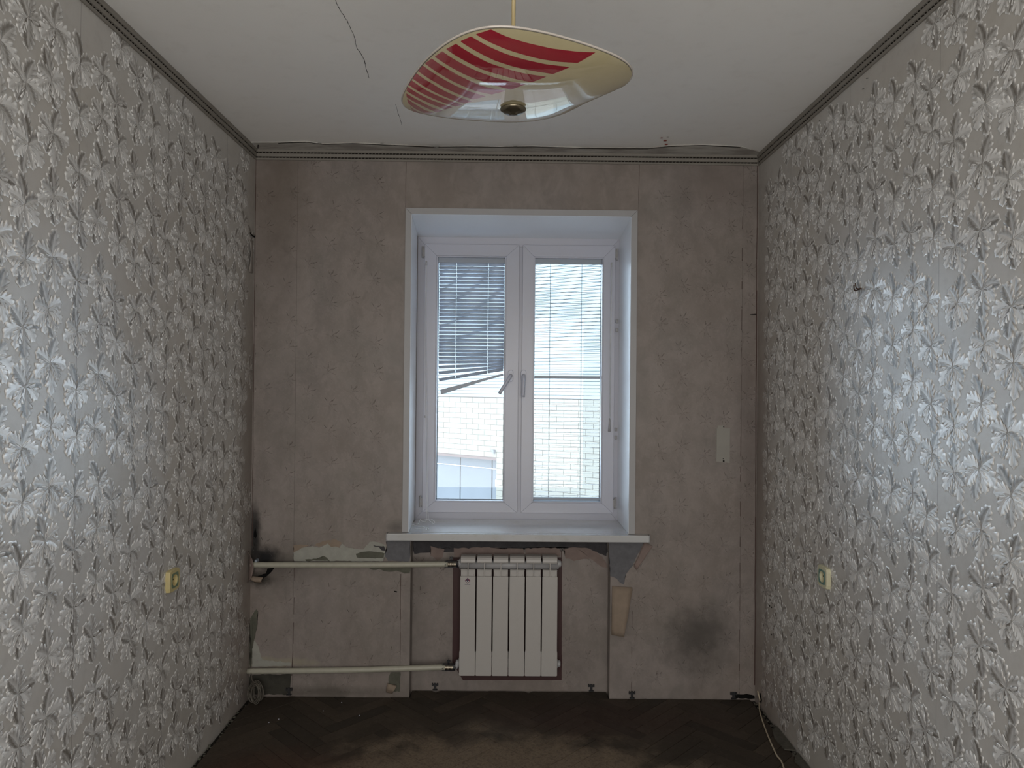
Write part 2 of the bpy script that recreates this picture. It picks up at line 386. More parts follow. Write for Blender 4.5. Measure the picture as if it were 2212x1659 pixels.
def leaf_field(name, s0, s1, t0, t1, place, m, parent, avoid=None, hs=1., seed=0):
    r = np.random.default_rng(seed); AV, AS, AQ, off = [], [], [], 0
    cw, ch = .109, .158
    i0 = int(math.floor(s0/cw)); i1 = int(math.ceil(s1/cw))
    for i in range(i0, i1+1):
        for j in range(int(math.floor(t0/ch))-1, int(math.ceil(t1/ch))+1):
            rr = np.random.default_rng((i % 10)*101+(j % 4)*7+3)      # the roll repeats
            cs = i*cw+rr.normal()*.008; ct = j*ch+(i % 2)*ch*.5+((i*37) % 5-2)*.012+rr.normal()*.008
            if cs < s0+.03 or cs > s1-.03 or ct < t0+.03 or ct > t1-.03: continue
            if avoid and avoid(cs, ct): continue
            V, S, Q, LZ = VAR[(i+2*j+(i*j) % 3) % 4]
            an = math.radians(rr.normal()*9); k = .95+.12*rr.random(); ca, sa = math.cos(an)*k, math.sin(an)*k
            W_ = np.empty_like(V); W_[:, 0] = V[:, 0]*ca-V[:, 1]*sa+cs; W_[:, 1] = V[:, 0]*sa+V[:, 1]*ca+ct
            W_[:, 2] = .0003+V[:, 2]*hs+LZ
            W_[:, 0] = np.clip(W_[:, 0], s0+.001, s1-.001); W_[:, 1] = np.clip(W_[:, 1], t0, t1)
            AV.append(W_); AS.append(S); AQ.append(Q+off); off += len(V)
    V = np.concatenate(AV); S = np.concatenate(AS); Q = np.concatenate(AQ)
    P = place(V)
    me = bpy.data.meshes.new(name); me.vertices.add(len(P)); me.vertices.foreach_set('co', P.astype(np.float32).ravel())
    me.loops.add(Q.size); me.loops.foreach_set('vertex_index', Q.astype(np.int32).ravel())
    me.polygons.add(len(Q)); me.polygons.foreach_set('loop_start', np.arange(0, Q.size, 4, dtype=np.int32))
    me.update(calc_edges=True)
    a = me.attributes.new('shade', 'FLOAT', 'POINT'); a.data.foreach_set('value', S.astype(np.float32))
    me.shade_smooth(); me.materials.append(m)
    o = bpy.data.objects.new(name, me); link(o, parent); o['kind'] = 'stuff'; o['label'] = 'silvery leaf pattern of the wallpaper'
    return o
leaf_field('leaf_pattern', .9, YB-.01, .02, 2.648, lambda V: np.stack([XL+V[:, 2], V[:, 0], V[:, 1]], 1), m_leaf_l, wl, hs=.50, seed=1)
leaf_field('leaf_pattern', -(YB-.01), -.9, .02, 2.648, lambda V: np.stack([XR-V[:, 2], -V[:, 0], V[:, 1]], 1), m_leaf_r, wr, hs=.50, seed=2)
def avoid_b(x, z):
    if OXL-.08 < x < OXR+.08 and z > .72: return True
    if NL-.05 < x < NR+.05 and z < .9: return True
    return False
leaf_field('leaf_pattern', XL+.01, XR-.01, .02, 2.645, lambda V: np.stack([V[:, 0], YB-V[:, 2], V[:, 1]], 1), m_leaf_b, wb, avoid_b, hs=.02, seed=3)
def avoid_n(x, z): return -.28 < x < .31
leaf_field('leaf_pattern', NL+.005, NR-.005, .02, .70, lambda V: np.stack([V[:, 0], YN-V[:, 2], V[:, 1]], 1), m_leaf_b, wb, avoid_n, hs=.02, seed=4)

# ceiling strip and crown moulding -----------------------------------
bm = bmesh.new()
edge_px = [(535, 322), (540, 308), (600, 308), (660, 306), (700, 311), (760, 309), (850, 313), (900, 315), (940, 317), (1010, 316), (1080, 317), (1150, 316), (1250, 319), (1330, 320), (1400, 320), (1450, 315), (1520, 313), (1600, 317), (1650, 330)]
pl = [atZ(u, v, ZC-.004) for u, v in edge_px]
pl = [Vector((min(max(p.x, XL+.004), XR-.004), min(p.y, YB-.004), ZC-.004)) for p in pl]
pl = [Vector((XL+.004, YB-.004, ZC-.004))] + pl + [Vector((XR-.004, YB-.004, ZC-.004))]
prism(bm, pl, (0, 0, .004)); obj('plaster_strip', bm, m_ceil2, ce)
def ribbon(bm, pts, wd, up, th):      # thin raised line on a surface
    up = Vector(up)
    pts = [Vector(p) for p in pts]
    for i in range(len(pts)-1):
        d = (pts[i+1]-pts[i]); n = d.cross(up).normalized()*wd/2*(.6+.8*random.random())
        prism(bm, [pts[i]-n, pts[i]+n, pts[i+1]+n, pts[i+1]-n], up*th)
def crack_pts(px, Z, amp=.004):
    out = []
    P = [atZ(u, v, Z) for u, v in px]
    for a, b_ in zip(P, P[1:]):
        for k in range(4):
            p = a.lerp(b_, k/4); nn = mnoise.noise_vector(p*40); out.append(Vector((p.x+nn.x*amp, p.y+nn.y*amp, Z)))
    return out+[P[-1]]
bm = bmesh.new(); ribbon(bm, crack_pts([(724, 0), (738, 28), (752, 50), (764, 78), (772, 105), (786, 128), (797, 168)], ZC), .0018, (0, 0, -1), .0004)
ribbon(bm, crack_pts([(855, 225), (862, 250), (868, 270)], ZC), .0014, (0, 0, -1), .0004)
obj('crack', bm, m_hole, ce)
bm = bmesh.new(); pts = [Vector((x, atZ(u, v+1, ZC-.004).y, ZC-.0045)) for (u, v) in edge_px[2:-1] for x in [atZ(u, v, ZC-.004).x]]
ribbon(bm, pts, .007, (0, 0, -1), .0006); obj('seam_crack', bm, m_groove, ce)
m_chip = mat('red_underlayer', (.22, .035, .02), .8); m_chipw = mat('pale_chip', (.42, .42, .4), .8)
for u, v, r, mm in [(1429, 298, .007, m_chip), (1437, 304, .010, m_chip), (1443, 296, .006, m_chipw), (1439, 312, .009, m_chip), (942, 316, .02, m_chipw), (1113, 315, .01, m_chipw), (825, 309, .01, m_chipw), (690, 309, .012, m_chipw)]:
    c0 = atZ(u, v, ZC-.0045); bm = bmesh.new()
    prism(bm, [c0+Vector((math.cos(a)*r*(.6+.5*random.random()), math.sin(a)*r*.7, 0)) for a in [k*PI/4 for k in range(8)]], (0, 0, -.0012))
    obj('paint_chip', bm, mm, ce)
c0 = atZ(558, 313, ZC-.004); bm = bmesh.new(); tube(bm, [c0, c0+Vector((0, -.006, -.018))], .0035, 8); o = obj('nail', bm, m_iron); tag(o, 'dark nail stub sticking out of the ceiling near the left corner', 'nail')

def trim(name, p0, p1, nrm, ins0, ins1, label):
    """profile run from p0 to p1 along the wall; nrm points into the room; mitred by ins0/ins1 (shift per unit offset)"""
    p0, p1, nrm = Vector(p0), Vector(p1), Vector(nrm); d = (p1-p0).normalized()
    prof = [(0, -.052), (.006, -.052), (.009, -.048), (.009, -.044), (.0055, -.0425), (.0055, -.0375), (.011, -.036), (.012, -.026), (.012, -.022),
            (.008, -.0205), (.008, -.0155), (.013, -.014), (.016, -.009), (.017, -.001), (0, -.001)]
    bm = bmesh.new(); R = []
    for P, s in ((p0, ins0), (p1, -ins1)):
        R.append([bm.verts.new(P + nrm*o_ + d*s*o_ + Vector((0, 0, z))) for o_, z in prof])
    n_ = len(prof)
    for k in range(n_): bm.faces.new((R[0][k], R[0][(k+1) % n_], R[1][(k+1) % n_], R[1][k]))
    bm.faces.new(R[0]); bm.faces.new(R[1])
    o = obj(name, bm, m_trim); tag(o, label, kind='structure')
    # twisted cord in the two grooves
    L = (p1-p0).length
    for zc, off in ((-.040, .0058), (-.018, .0083)):
        bm = bmesh.new()
        a = p0+nrm*off+d*(ins0*off)+Vector((0, 0, zc)); b_ = p1+nrm*off-d*(ins1*off)+Vector((0, 0, zc))
        up = Vector((0, 0, .0024)); prism(bm, [a-up, b_-up, b_+up, a+up], nrm*.0006)
        k = 0.
        n2 = int(L/.0085)
        for i in range(n2):
            c = a.lerp(b_, (i+.5)/n2); f = nrm*.0030
            bm2 = [c-d*.0030-up*.85, c-d*.0002-up*.85, c+d*.0030+up*.85, c+d*.0002+up*.85]
            prism(bm, [q+nrm*.0006 for q in bm2], f*.8)
        g = obj('cord_groove', bm, [m_groove, m_trim], o)
        for p in g.data.polygons[6:]: p.material_index = 1 if (p.index//6) % 2 == 0 else 0
    return o
trim('trim_1', (XL, YB, ZC), (XR, YB, ZC), (0, -1, 0), 1, 1, 'grubby crown moulding with two corded grooves above the window wall')
trim('trim_2', (XL, YR, ZC), (XL, YB, ZC), (1, 0, 0), 0, 1, 'crown moulding along the top of the left wall')
trim('trim_3', (XR, YR, ZC), (XR, YB, ZC), (-1, 0, 0), 0, 1, 'crown moulding along the top of the right wall')

# window ---------------------------------------------------------------
win = empty('window_1', (.06, 3.9, .812), 'white two-sash plastic window set deep in its reveal', kind='structure')
SZ = .812
# reveal lining (plastic panels), slightly tapering towards the frame
FL_, FR_, FT = -.494, .614, 2.352
bm = bmesh.new()
def quadslab(bm, a, b_, c, d, th): prism(bm, [Vector(a), Vector(b_), Vector(c), Vector(d)], th)
quadslab(bm, (-.477, YB-.004, SZ), (-.494, 3.90, SZ), (-.494, 3.90, 2.352), (-.477, YB-.004, 2.386), (-.012, 0, 0)); obj('reveal_panel', bm, m_reveal, win)
bm = bmesh.new()
quadslab(bm, (.611, YB-.004, SZ), (.614, 3.90, SZ), (.614, 3.90, 2.352), (.611, YB-.004, 2.386), (.010, 0, 0)); obj('reveal_panel', bm, m_reveal, win)
bm = bmesh.new()
quadslab(bm, (-.477, YB-.004, 2.386), (.611, YB-.004, 2.386), (.614, 3.90, 2.352), (-.494, 3.90, 2.352), (0, 0, .012)); obj('reveal_panel', bm, m_reveal, win)
# casing around the opening, mitred
cx0, cx1, cz1 = -.508, .643, 2.417
ix0, ix1, iz1 = -.478, .612, 2.387
g = .0004
for nm, pts in (('casing', [(cx0, SZ), (ix0, SZ), (ix0, iz1-g), (cx0, cz1-g)]), ('casing', [(ix1, SZ), (cx1, SZ), (cx1, cz1-g), (ix1, iz1-g)]),
                ('casing', [(cx0+g, cz1), (ix0+g, iz1), (ix1-g, iz1), (cx1-g, cz1)])):
    bm = bmesh.new(); prism(bm, [Vector((x, YB-.009, z)) for x, z in pts], (0, .0085, 0)); obj(nm, bm, m_casing, win, bevel=.0008)
def ring(name, x0, x1, z0, z1, wd, y0, y1, m, parent, bevel=.0010, gap=.0001):
    """rectangular frame of four mitred bars"""
    bm = bmesh.new(); g = gap
    if isinstance(wd, (int, float)): wd = (wd,)*4     # left, right, bottom, top
    l, r, b_, t_ = wd
    for pts in ([(x0, z0+g), (x0+l, z0+b_+g), (x0+l, z1-t_-g), (x0, z1-g)], [(x1, z0+g), (x1, z1-g), (x1-r, z1-t_-g), (x1-r, z0+b_+g)],
                [(x0+g, z0), (x1-g, z0), (x1-r-g, z0+b_), (x0+l+g, z0+b_)], [(x0+g, z1), (x0+l+g, z1-t_), (x1-r-g, z1-t_), (x1-g, z1)]):
        prism(bm, [Vector((x, y0, z)) for x, z in pts], (0, y1-y0, 0))
    return obj(name, bm, m, parent, bevel=bevel)
fr = ring('frame', -.495, .615, SZ-.005, 2.356, (.046, .046, .05, .052), 3.890, 3.955, m_pvc, win)
B('mullion', .055, .093, 3.892, 3.955, SZ+.04, 2.31, m_pvc, win, bevel=.002)
m_glass = bpy.data.materials.new('window_glass'); m_glass.use_nodes = True
nt = m_glass.node_tree; nt.nodes.remove(nt.nodes['Principled BSDF'])
tr = nt.nodes.new('ShaderNodeBsdfTransparent'); tr.inputs[0].default_value = (.96, .98, .98, 1)
gl = nt.nodes.new('ShaderNodeBsdfGlossy'); gl.inputs['Roughness'].default_value = .01
fn = nt.nodes.new('ShaderNodeFresnel'); fn.inputs[0].default_value = 1.45
mx = nt.nodes.new('ShaderNodeMixShader'); nt.links.new(fn.outputs[0], mx.inputs[0]); nt.links.new(tr.outputs[0], mx.inputs[1]); nt.links.new(gl.outputs[0], mx.inputs[2])
nt.links.new(mx.outputs[0], nt.nodes['Material Output'].inputs[0])
Y_S = 3.870
sashes = []
def P(u, v, Y): p = atY(u, v, Y); return p.x, p.z
for side, (o0, o1, g0, g1) in enumerate((((915, 527), (1115, 1104), (945, 555), (1086, 1079)), ((1127, 533), (1325, 1110), (1151, 558), (1293, 1082)))):
    xa, zt = P(*o0, Y_S); xb, zb = P(*o1, Y_S); gxa, gzt = P(*g0, Y_S+.03); gxb, gzb = P(*g1, Y_S+.03)
    if side == 0: xa, xb = -.452, .064
    else: xa, xb = .083, .588
    zt, zb = 2.312, .850
    if side == 0: gxa, gxb = -.382, -.012
    else: gxa, gxb = .150, .520
    gzt, gzb = 2.243, .912
    s = ring('sash', xa, xb, zb, zt, (gxa-xa-.006, xb-gxb-.006, gzb-zb-.006, zt-gzt-.006), Y_S, 3.93, m_pvc, win, bevel=.0012)
    sashes.append((s, xa, xb, zb, zt, gxa, gxb, gzb, gzt))
    ring('glazing_bead', gxa-.0061, gxb+.0061, gzb-.0061, gzt+.0061, .0072, Y_S+.004, 3.928, m_pvc, s, bevel=.001)
    ring('gasket', gxa+.0008, gxb-.0008, gzb+.0008, gzt-.0008, .0028, 3.920, 3.926, m_gasket, s, bevel=0)
    B('glass_pane', gxa, gxb, 3.9265, 3.9305, gzb, gzt, m_glass, s)
    # hinges
    hx = xa-.012 if side == 0 else xb+.012
    for zc, hl in ((zt-.045, .062), (zb+.055, .062)):
        bm = bmesh.new(); lathe(bm, [(.0055, -hl/2), (.0065, -hl/2+.001), (.0065, -hl/2+.016), (.0055, -hl/2+.017), (.0055, -hl/2+.018), (.0065, -hl/2+.019), (.0065, hl/2-.016), (.0055, hl/2-.015), (.0065, hl/2-.014), (.0065, hl/2), (.003, hl/2+.001)], (hx, 3.879, zc), n=14)
        box(bm, hx-.004 if side == 0 else hx-.012, hx+.012 if side == 0 else hx+.004, 3.876, 3.889, zc-.022, zc+.022)
        obj('hinge', bm, m_pvc_dirty, s)
    # handle
    hu = (1103, 1131)[side]; c = atY(hu, 812, Y_S); c = Vector((c.x, Y_S, c.z))
    bm = bmesh.new()
    outl = [Vector((math.cos(a)*.0145, 0, math.sin(a)*.0145+(.018 if math.sin(a) > 0 else -.018))) for a in [k*PI/12 for k in range(24)]]
    prism(bm, [c+p for p in outl], (0, -.010, 0)); h = obj('handle_plate', bm, m_pvc, s, bevel=.002)
    ang = math.radians(32) if side == 0 else math.radians(1.5)
    dirv = Vector((-math.sin(ang), 0, -math.cos(ang)))
    pts = [c+Vector((0, -.008, 0)), c+Vector((0, -.040, 0)), c+Vector((0, -.047, 0))+dirv*.006, c+Vector((0, -.050, 0))+dirv*.03, c+Vector((0, -.050, 0))+dirv*.115]
    bm = bmesh.new(); tube(bm, spline(pts, 5), [.0095]*6+[.0095]*5+[.0095]*10, 12); o = obj('handle', bm, m_pvc, s, smooth=True)
for zc in (atY(1325, 694, 3.88).z, atY(1322, 713, 3.88).z, atY(1322, 928, 3.88).z, atY(1321, 945, 3.88).z):
    x = .596; B('lock_keep', x, x+.012, 3.878, 3.89, zc-.010, zc+.010, m_pvc_dirty, win, bevel=.002)

# sill
sx0, sx1 = atY(835, 1155, 3.485).x, atY(1403, 1160, 3.485).x
sill = B('window_sill', sx0, sx1, 3.482, 3.889, SZ-.036, SZ-.001, m_sill, bevel=.004)
# notch: the sill passes in front of the wall only; its wings stop at the wall
bm = bmesh.new(); box(bm, sx0, sx1, 3.482, YB-.0005, SZ-.036, SZ-.001); box(bm, OXL+.001, OXR-.001, YB-.0005, 3.889, SZ-.036, SZ-.001)
me = sill.data; bm.to_mesh(me); bm.free(); me.materials.clear(); me.materials.append(m_sill)
tag(sill, 'white plastic window sill, dusty and stained, over the radiator', kind='structure')
B('end_cap', sx0-.0025, sx0+.0005, 3.480, YB-.001, SZ-.038, SZ+.0005, m_pvc_dirty, sill, bevel=.0006)
B('end_cap', sx1-.0005, sx1+.0025, 3.480, YB-.001, SZ-.038, SZ+.0005, m_pvc_dirty, sill, bevel=.0006)

# blinds -----------------------------------------------------------------
PITCH = .0203
def slat_mesh(bm, x0, x1, yc, zc, chord, tilt, roll=0., gaps=(), camber=.0018, th=.0004):
    """cambered slat; tilt turns it about X, roll about Y through its middle; gaps = cord slots"""
    xs = [x0]
    for gx in gaps: xs += [gx-.0016, gx+.0016]
    xs.append(x1); cx = (x0+x1)/2
    rt = Matrix.Rotation(tilt, 3, 'X'); rr = Matrix.Rotation(roll, 3, 'Y')
    for a, b_ in zip(xs[::2], xs[1::2]):
        rows = []
        for s_ in (0, 1):
            for k in range(5):
                q = k/4-.5; rows.append((q*chord, camber*(1-4*q*q)+(-th if s_ else 0)))
        L, R = [], []
        for (yy, zz) in rows:
            v = rt @ Vector((0, yy, zz))
            for X, li in ((a, L), (b_, R)):
                li.append(bm.verts.new(rr @ Vector((X-cx, v.y, v.z)) + Vector((cx, yc, zc))))
        for k in range(4):
            bm.faces.new((L[k], L[k+1], R[k+1], R[k])); bm.faces.new((L[k+5], R[k+5], R[k+6], L[k+6]))
        bm.faces.new((L[0], R[0], R[5], L[5])); bm.faces.new((L[4], L[9], R[9], R[4]))
        bm.faces.new(L[:5]+L[9:4:-1]); bm.faces.new(R[:5]+R[9:4:-1])
YBL = 3.905
# left blind: closed, bottom hanging askew
s, xa, xb, zb, zt, gxa, gxb, gzb, gzt = sashes[0]
bl = empty('venetian_blind', ((gxa+gxb)/2, YBL, gzt), 'closed blue-grey venetian blind in the left sash, its bottom hanging askew', 'blind')
x0, x1 = gxa+.008, gxb-.005
B('headrail', gxa+.0015, gxb-.0015, YBL-.013, YBL+.013, gzt-.028, gzt-.001, m_rail, bl, bevel=.001)
cg = [atY(985, 700, YBL).x, atY(1054, 700, YBL).x]
zz = gzt-.036; ns = 31
zlast = atY(1000, 805, YBL).z
for i in range(ns):
    z_ = zz - i*(zz-zlast)/(ns-1)
    roll = 0. if i < ns-4 else -math.radians((1.2, 3., 6., 10.)[i-(ns-4)])
    dz = 0 if i < ns-4 else -(0, .001, .004, .010)[i-(ns-4)]
    bm = bmesh.new(); slat_mesh(bm, x0, x1, YBL, z_+dz, .0188, math.radians(-60+random.uniform(-1.5, 1.5)), roll+math.radians(random.uniform(-.12, .12)), cg)
    obj('slat', bm, m_slat_l, bl, smooth=True)
a = atY(952, 851, YBL-.004); b_ = atY(1087, 811, YBL-.004)
for k in range(3):          # slats bunched on the fallen rail
    up = Vector((0, -.001*k, .010+.0045*k)); aa, bb = a+up, b_+up*.35
    bm = bmesh.new(); dv = (bb-aa); prism(bm, [aa, bb, bb+Vector((0, 0, .0007)), aa+Vector((0, 0, .0007))], (0, .016, -.004)); obj('slat', bm, m_slat_l, bl)
bm = bmesh.new(); prism(bm, [a+Vector((.002, -.010, -.004)), b_+Vector((0, -.004, .003)), b_+Vector((0, -.004, .011)), a+Vector((-.002, -.010, .023))], (0, .014, 0)); obj('bottom_rail', bm, m_rail, bl, bevel=.001)
for q in (.28, .80):
    c = a.lerp(b_, q)+Vector((0, -.013, .004)); pts = [c+Vector((math.cos(t_)*.012, -.001*math.sin(2*t_), math.sin(t_)*.006+.002*math.sin(3*t_))) for t_ in [k*.5 for k in range(26)]]
    T('cord_knot', spline(pts, 2), .0007, m_cord, bl, n=5)
for gx in cg: T('ladder_cord', [(gx, YBL-.0155, gzt-.028), (gx, YBL-.0155, zlast+.02)], .0004, m_cord, bl, n=5)
# pull cord with bracket and tangled end on the sill
c0 = atY(921, 568, 3.866)
B('cord_bracket', c0.x-.004, c0.x+.004, 3.860, Y_S, c0.z-.012, c0.z+.010, m_pvc_dirty, bl, bevel=.001)
B('cord_clip', c0.x-.003, c0.x+.003, 3.860, Y_S, atY(919, 900, 3.866).z-.006, atY(919, 900, 3.866).z+.006, m_pvc_dirty, bl, bevel=.001)
e1, e2 = atY(922, 1131, 3.80), atY(924, 1132, 3.80)
T('pull_cord', spline([c0+Vector((0, -.007, 0)), atY(918, 750, 3.858), atY(920, 950, 3.85), atY(922, 1090, 3.82), (e1.x, e1.y, SZ+.002)], 8), .0011, m_cord, bl, n=6)
T('pull_cord', spline([c0+Vector((.002, -.007, 0)), atY(921, 750, 3.858), atY(923, 950, 3.85), atY(924, 1090, 3.82), (e2.x+.008, e2.y, SZ+.002)], 8), .0010, m_cord, bl, n=6)
pts = []
r2 = random.Random(4)
for k in range(44):
    q = k/43; cx_ = -.455+.07*math.sin(q*9)+.012*math.sin(q*31); cy_ = 3.56+.22*q+.04*math.cos(q*17)
    pts.append((cx_+r2.uniform(-.008, .008), cy_, SZ+.0015+(.022*abs(math.sin(q*25)) if q > .72 else .003*r2.random())))
T('tangled_cord', spline(pts, 5), .0011, m_cord, bl, n=5)
# right blind: slats open
s, xa, xb, zb, zt, gxa, gxb, gzb, gzt = sashes[1]
br = empty('venetian_blind', ((gxa+gxb)/2, YBL, gzt), 'open white venetian blind with level slats in the right sash', 'blind')
x0, x1 = gxa+.004, gxb-.004
B('headrail', gxa+.0015, gxb-.0015, YBL-.013, YBL+.013, gzt-.028, gzt-.001, m_rail, br, bevel=.001)
n_r = 63; zz = gzt-.040; zend = gzb+.030
for i in range(n_r):
    z_ = zz-(zz-zend)*i/(n_r-1)
    bm = bmesh.new(); slat_mesh(bm, x0+random.uniform(-.001, .001), x1+random.uniform(-.001, .001), YBL, z_, .0165, math.radians(random.uniform(-1.5, 1.5)), math.radians(random.uniform(-.07, .07)), camber=.0010)
    obj('slat', bm, m_slat_r, br, smooth=True)
zm = atY(1220, 815, YBL).z; B('middle_bar', x0, x1, YBL-.009, YBL+.009, zm-.007, zm+.007, m_rail, br, bevel=.001)
B('bottom_rail', x0, x1, YBL-.010, YBL+.010, gzb+.006, gzb+.020, m_rail, br, bevel=.001)
for u in (1188, 1256):
    gx = atY(u, 700, YBL).x
    for dy in (-.0088, .0088): T('ladder_cord', [(gx, YBL+dy, gzt-.028), (gx, YBL+dy, gzb+.018)], .0006, m_cord_d, br, n=5)
c0 = atY(1321, 572, 3.866); c1 = atY(1315, 905, 3.862)
B('cord_bracket', c0.x-.004, c0.x+.004, 3.860, Y_S, c0.z-.012, c0.z+.012, m_pvc_dirty, br, bevel=.001)
T('pull_cord', [c0+Vector((0, -.008, 0)), Vector((c0.x, 3.861, c1.z))], .0018, m_cord, br, n=6)
T('pull_cord', [c0+Vector((-.004, -.008, -.02)), Vector((c0.x-.005, 3.861, c1.z+.02))], .0012, m_cord, br, n=6)
T('cord_weight', [(c0.x-.003, 3.861, c1.z+.004), (c0.x-.003, 3.861, c1.z-.01), (c0.x-.005, 3.861, c1.z-.07)], [.002, .004, .0065], m_pvc_dirty, br)

# ------------------------------------------------------------------ wall damage on the window wall
def patch(name, px, Y, m, th=.0016, amp=.004, seed=0, label=None):
    pts = [atY(u, v, Y) for u, v in px]
    pts = [Vector((min(max(p.x, XL+.002), XR-.002), Y, max(p.z, .001))) for p in pts]
    bm = bmesh.new(); prism(bm, rough_poly(pts, amp, .012, seed), (0, -th, 0)); bmesh.ops.triangulate(bm, faces=[f for f in bm.faces if len(f.verts) > 4])
    o = obj(name, bm, m, wb)
    if label: o['label'] = label
    return o
patch('filler_patch', [(634, 1193), (642, 1190), (656, 1182), (675, 1180), (689, 1183), (708, 1174), (715, 1181), (726, 1180), (733, 1184), (740, 1175), (750, 1182), (760, 1184), (785, 1187), (798, 1170), (820, 1171), (834, 1178), (832, 1196), (829, 1212), (760, 1212), (690, 1212), (635, 1212)], YB, m_plaster_w, .0016, .003, 1, 'whitish filler showing where paper is torn off')
patch('filler_stain', [(768, 1196), (790, 1191), (830, 1194), (828, 1206), (800, 1205), (770, 1205)], YB-.0016, m_plaster_gr, .0006, .004, 2)
patch('filler_stain', [(660, 1208), (690, 1206), (700, 1201), (706, 1204), (712, 1211), (662, 1212)], YB-.0016, m_plaster_gr, .0006, .003, 3)
patch('torn_edge', [(806, 1178), (830, 1181), (834, 1190), (826, 1189), (818, 1182), (806, 1180)], YB-.0016, m_plaster_d, .0006, .003, 4)
patch('tan_layer', [(634, 1178), (650, 1176), (668, 1178), (656, 1183), (643, 1190), (634, 1193)], YB, m_backing, .0012, .002, 5)
patch('tan_layer', [(678, 1177), (700, 1168), (722, 1165), (738, 1172), (731, 1184), (715, 1181), (705, 1176), (690, 1182)], YB, m_backing, .0012, .003, 6)
patch('plaster_patch', [(834, 1166), (886, 1166), (886, 1212), (838, 1212), (832, 1200), (836, 1185)], YB, m_plaster_g, .0018, .003, 7, 'bare grey plaster below the sill end')
patch('rough_strip', [(796, 1225), (886, 1225), (886, 1238), (870, 1236), (855, 1232), (840, 1235), (822, 1229), (806, 1232)], YB, m_plaster_gr, .0016, .005, 8)
patch('plaster_patch', [(1315, 1168), (1392, 1168), (1378, 1196), (1366, 1222), (1352, 1240), (1347, 1262), (1340, 1258), (1332, 1250), (1318, 1244)], YB, m_plaster_g, .0018, .003, 9, 'bare grey plaster under the right end of the sill')
patch('plaster_patch', [(553, 1316), (558, 1320), (556, 1355), (547, 1392), (542, 1442), (520, 1442), (528, 1400), (538, 1335)], YB, m_plaster_gr, .0018, .003, 10)
patch('cement_patch', [(524, 1458), (628, 1456), (627, 1484), (620, 1500), (524, 1500)], YB, m_plaster_dg, .0018, .003, 11)
patch('filler_patch', [(545, 1380), (556, 1392), (566, 1425), (600, 1428), (630, 1432), (629, 1438), (544, 1440)], YB, m_plaster_w, .0012, .004, 12)
patch('plaster_patch', [(843, 1452), (864, 1452), (864, 1494), (846, 1494), (838, 1470)], YB, m_plaster_gr, .0016, .004, 13)
patch('plaster_patch', [(1588, 1500), (1612, 1499), (1634, 1502), (1640, 1520), (1588, 1512)], YB, m_hole, .001, .004, 14)
patch('soot_hole', [(549, 1190), (556, 1168), (552, 1140), (549, 1150)], YB, m_hole, .0008, .002, 15)
patch('soot_hole', [(556, 1244), (574, 1238), (578, 1228), (594, 1226), (584, 1238), (572, 1248), (562, 1252)], YB, m_hole, .0012, .002, 16)
patch('plaster_band', [(893, 1160), (1312, 1160), (1310, 1202), (1290, 1192), (1262, 1184), (1210, 1182), (1150, 1184), (1090, 1186), (1050, 1182), (1000, 1186), (965, 1182), (940, 1190), (893, 1196)], YN, m_plaster_d, .0018, .005, 17, 'dark old plaster along the top of the niche')
patch('torn_paper', [(930, 1180), (960, 1186), (956, 1204), (945, 1212), (931, 1200)], YN-.0018, m_pinkpaper, .0015, .003, 18)
patch('torn_paper', [(980, 1184), (1050, 1183), (1130, 1186), (1132, 1202), (982, 1204)], YN-.0018, m_pinkpaper, .0015, .004, 19)
patch('torn_paper', [(1135, 1184), (1200, 1183), (1211, 1188), (1210, 1202), (1136, 1202)], YN-.0018, m_pinkpaper, .0015, .004, 20)
patch('torn_paper', [(1219, 1186), (1240, 1182), (1268, 1184), (1290, 1192), (1308, 1212), (1312, 1228), (1296, 1222), (1280, 1208), (1262, 1208), (1240, 1212), (1222, 1205)], YN-.0018, m_pinkpaper, .0015, .004, 21)
patch('painted_panel', [(979, 1204), (1214, 1204), (1213, 1469), (1000, 1469), (977, 1430)], YN, m_maroon, .0016, .0006, 22, 'maroon oil paint left behind the radiator')
patch('faded_patch', [(1548, 924), (1577, 925), (1576, 1000), (1547, 997)], YB, mat('paler_wallpaper', (.28, .27, .245), .5, .3, var=.1, scale=14), .0014, .0006, 23, 'paler rectangle left by an old switch')
for u, v, r_ in ((1563, 922, .003), (1563, 996, .0045), (1562, 991, .002)):
    bm = bmesh.new(); c = atY(u, v, YB); lathe(bm, [(r_, YB-.0030), (r_, YB-.0005)], (c.x, 0, c.z), 'Y', 10); obj('screw_hole', bm, m_hole, wb)
B('tab', *sorted((atY(1557, 0, YB).x, atY(1570, 0, YB).x)), YB-.0022, YB-.0002, atY(1560, 929, YB).z, atY(1560, 919, YB).z, bpy.data.materials['paler_wallpaper'], wb)
# seam laps and corner cracks
def lapline(px, Y, wd, m, nm='seam_line'):
    P_ = [atY(u, v, Y) for u, v in px]; pts = []
    for a_, b__ in zip(P_, P_[1:]):
        for k in range(8): p = a_.lerp(b__, k/8); pts.append(Vector((p.x+mnoise.noise(p*9)*.002, Y, p.z)))
    pts.append(Vector((P_[-1].x, Y, P_[-1].z))); bm = bmesh.new(); ribbon(bm, pts, wd, (0, -1, 0), .0008); return obj(nm, bm, m, wb)
m_crackb = mat('crack_brown', (.07, .045, .04), .9, .1)
lapline([(637, 1170), (634, 1380), (630, 1460)], YB, .0024, m_crackb)
lapline([(866, 1240), (864, 1440)], YB, .0020, m_crackb)
lapline([(877, 350), (876, 448)], YB, .0016, m_crackb); lapline([(1381, 354), (1380, 452)], YB, .0016, m_crackb)
lapline([(1636, 356), (1633, 900), (1630, 1480)], YB-.001, .0035, m_crackb, 'corner_crack')
lapline([(553, 340), (548, 800), (545, 1180)], YB-.001, .0022, m_crackb, 'corner_crack')
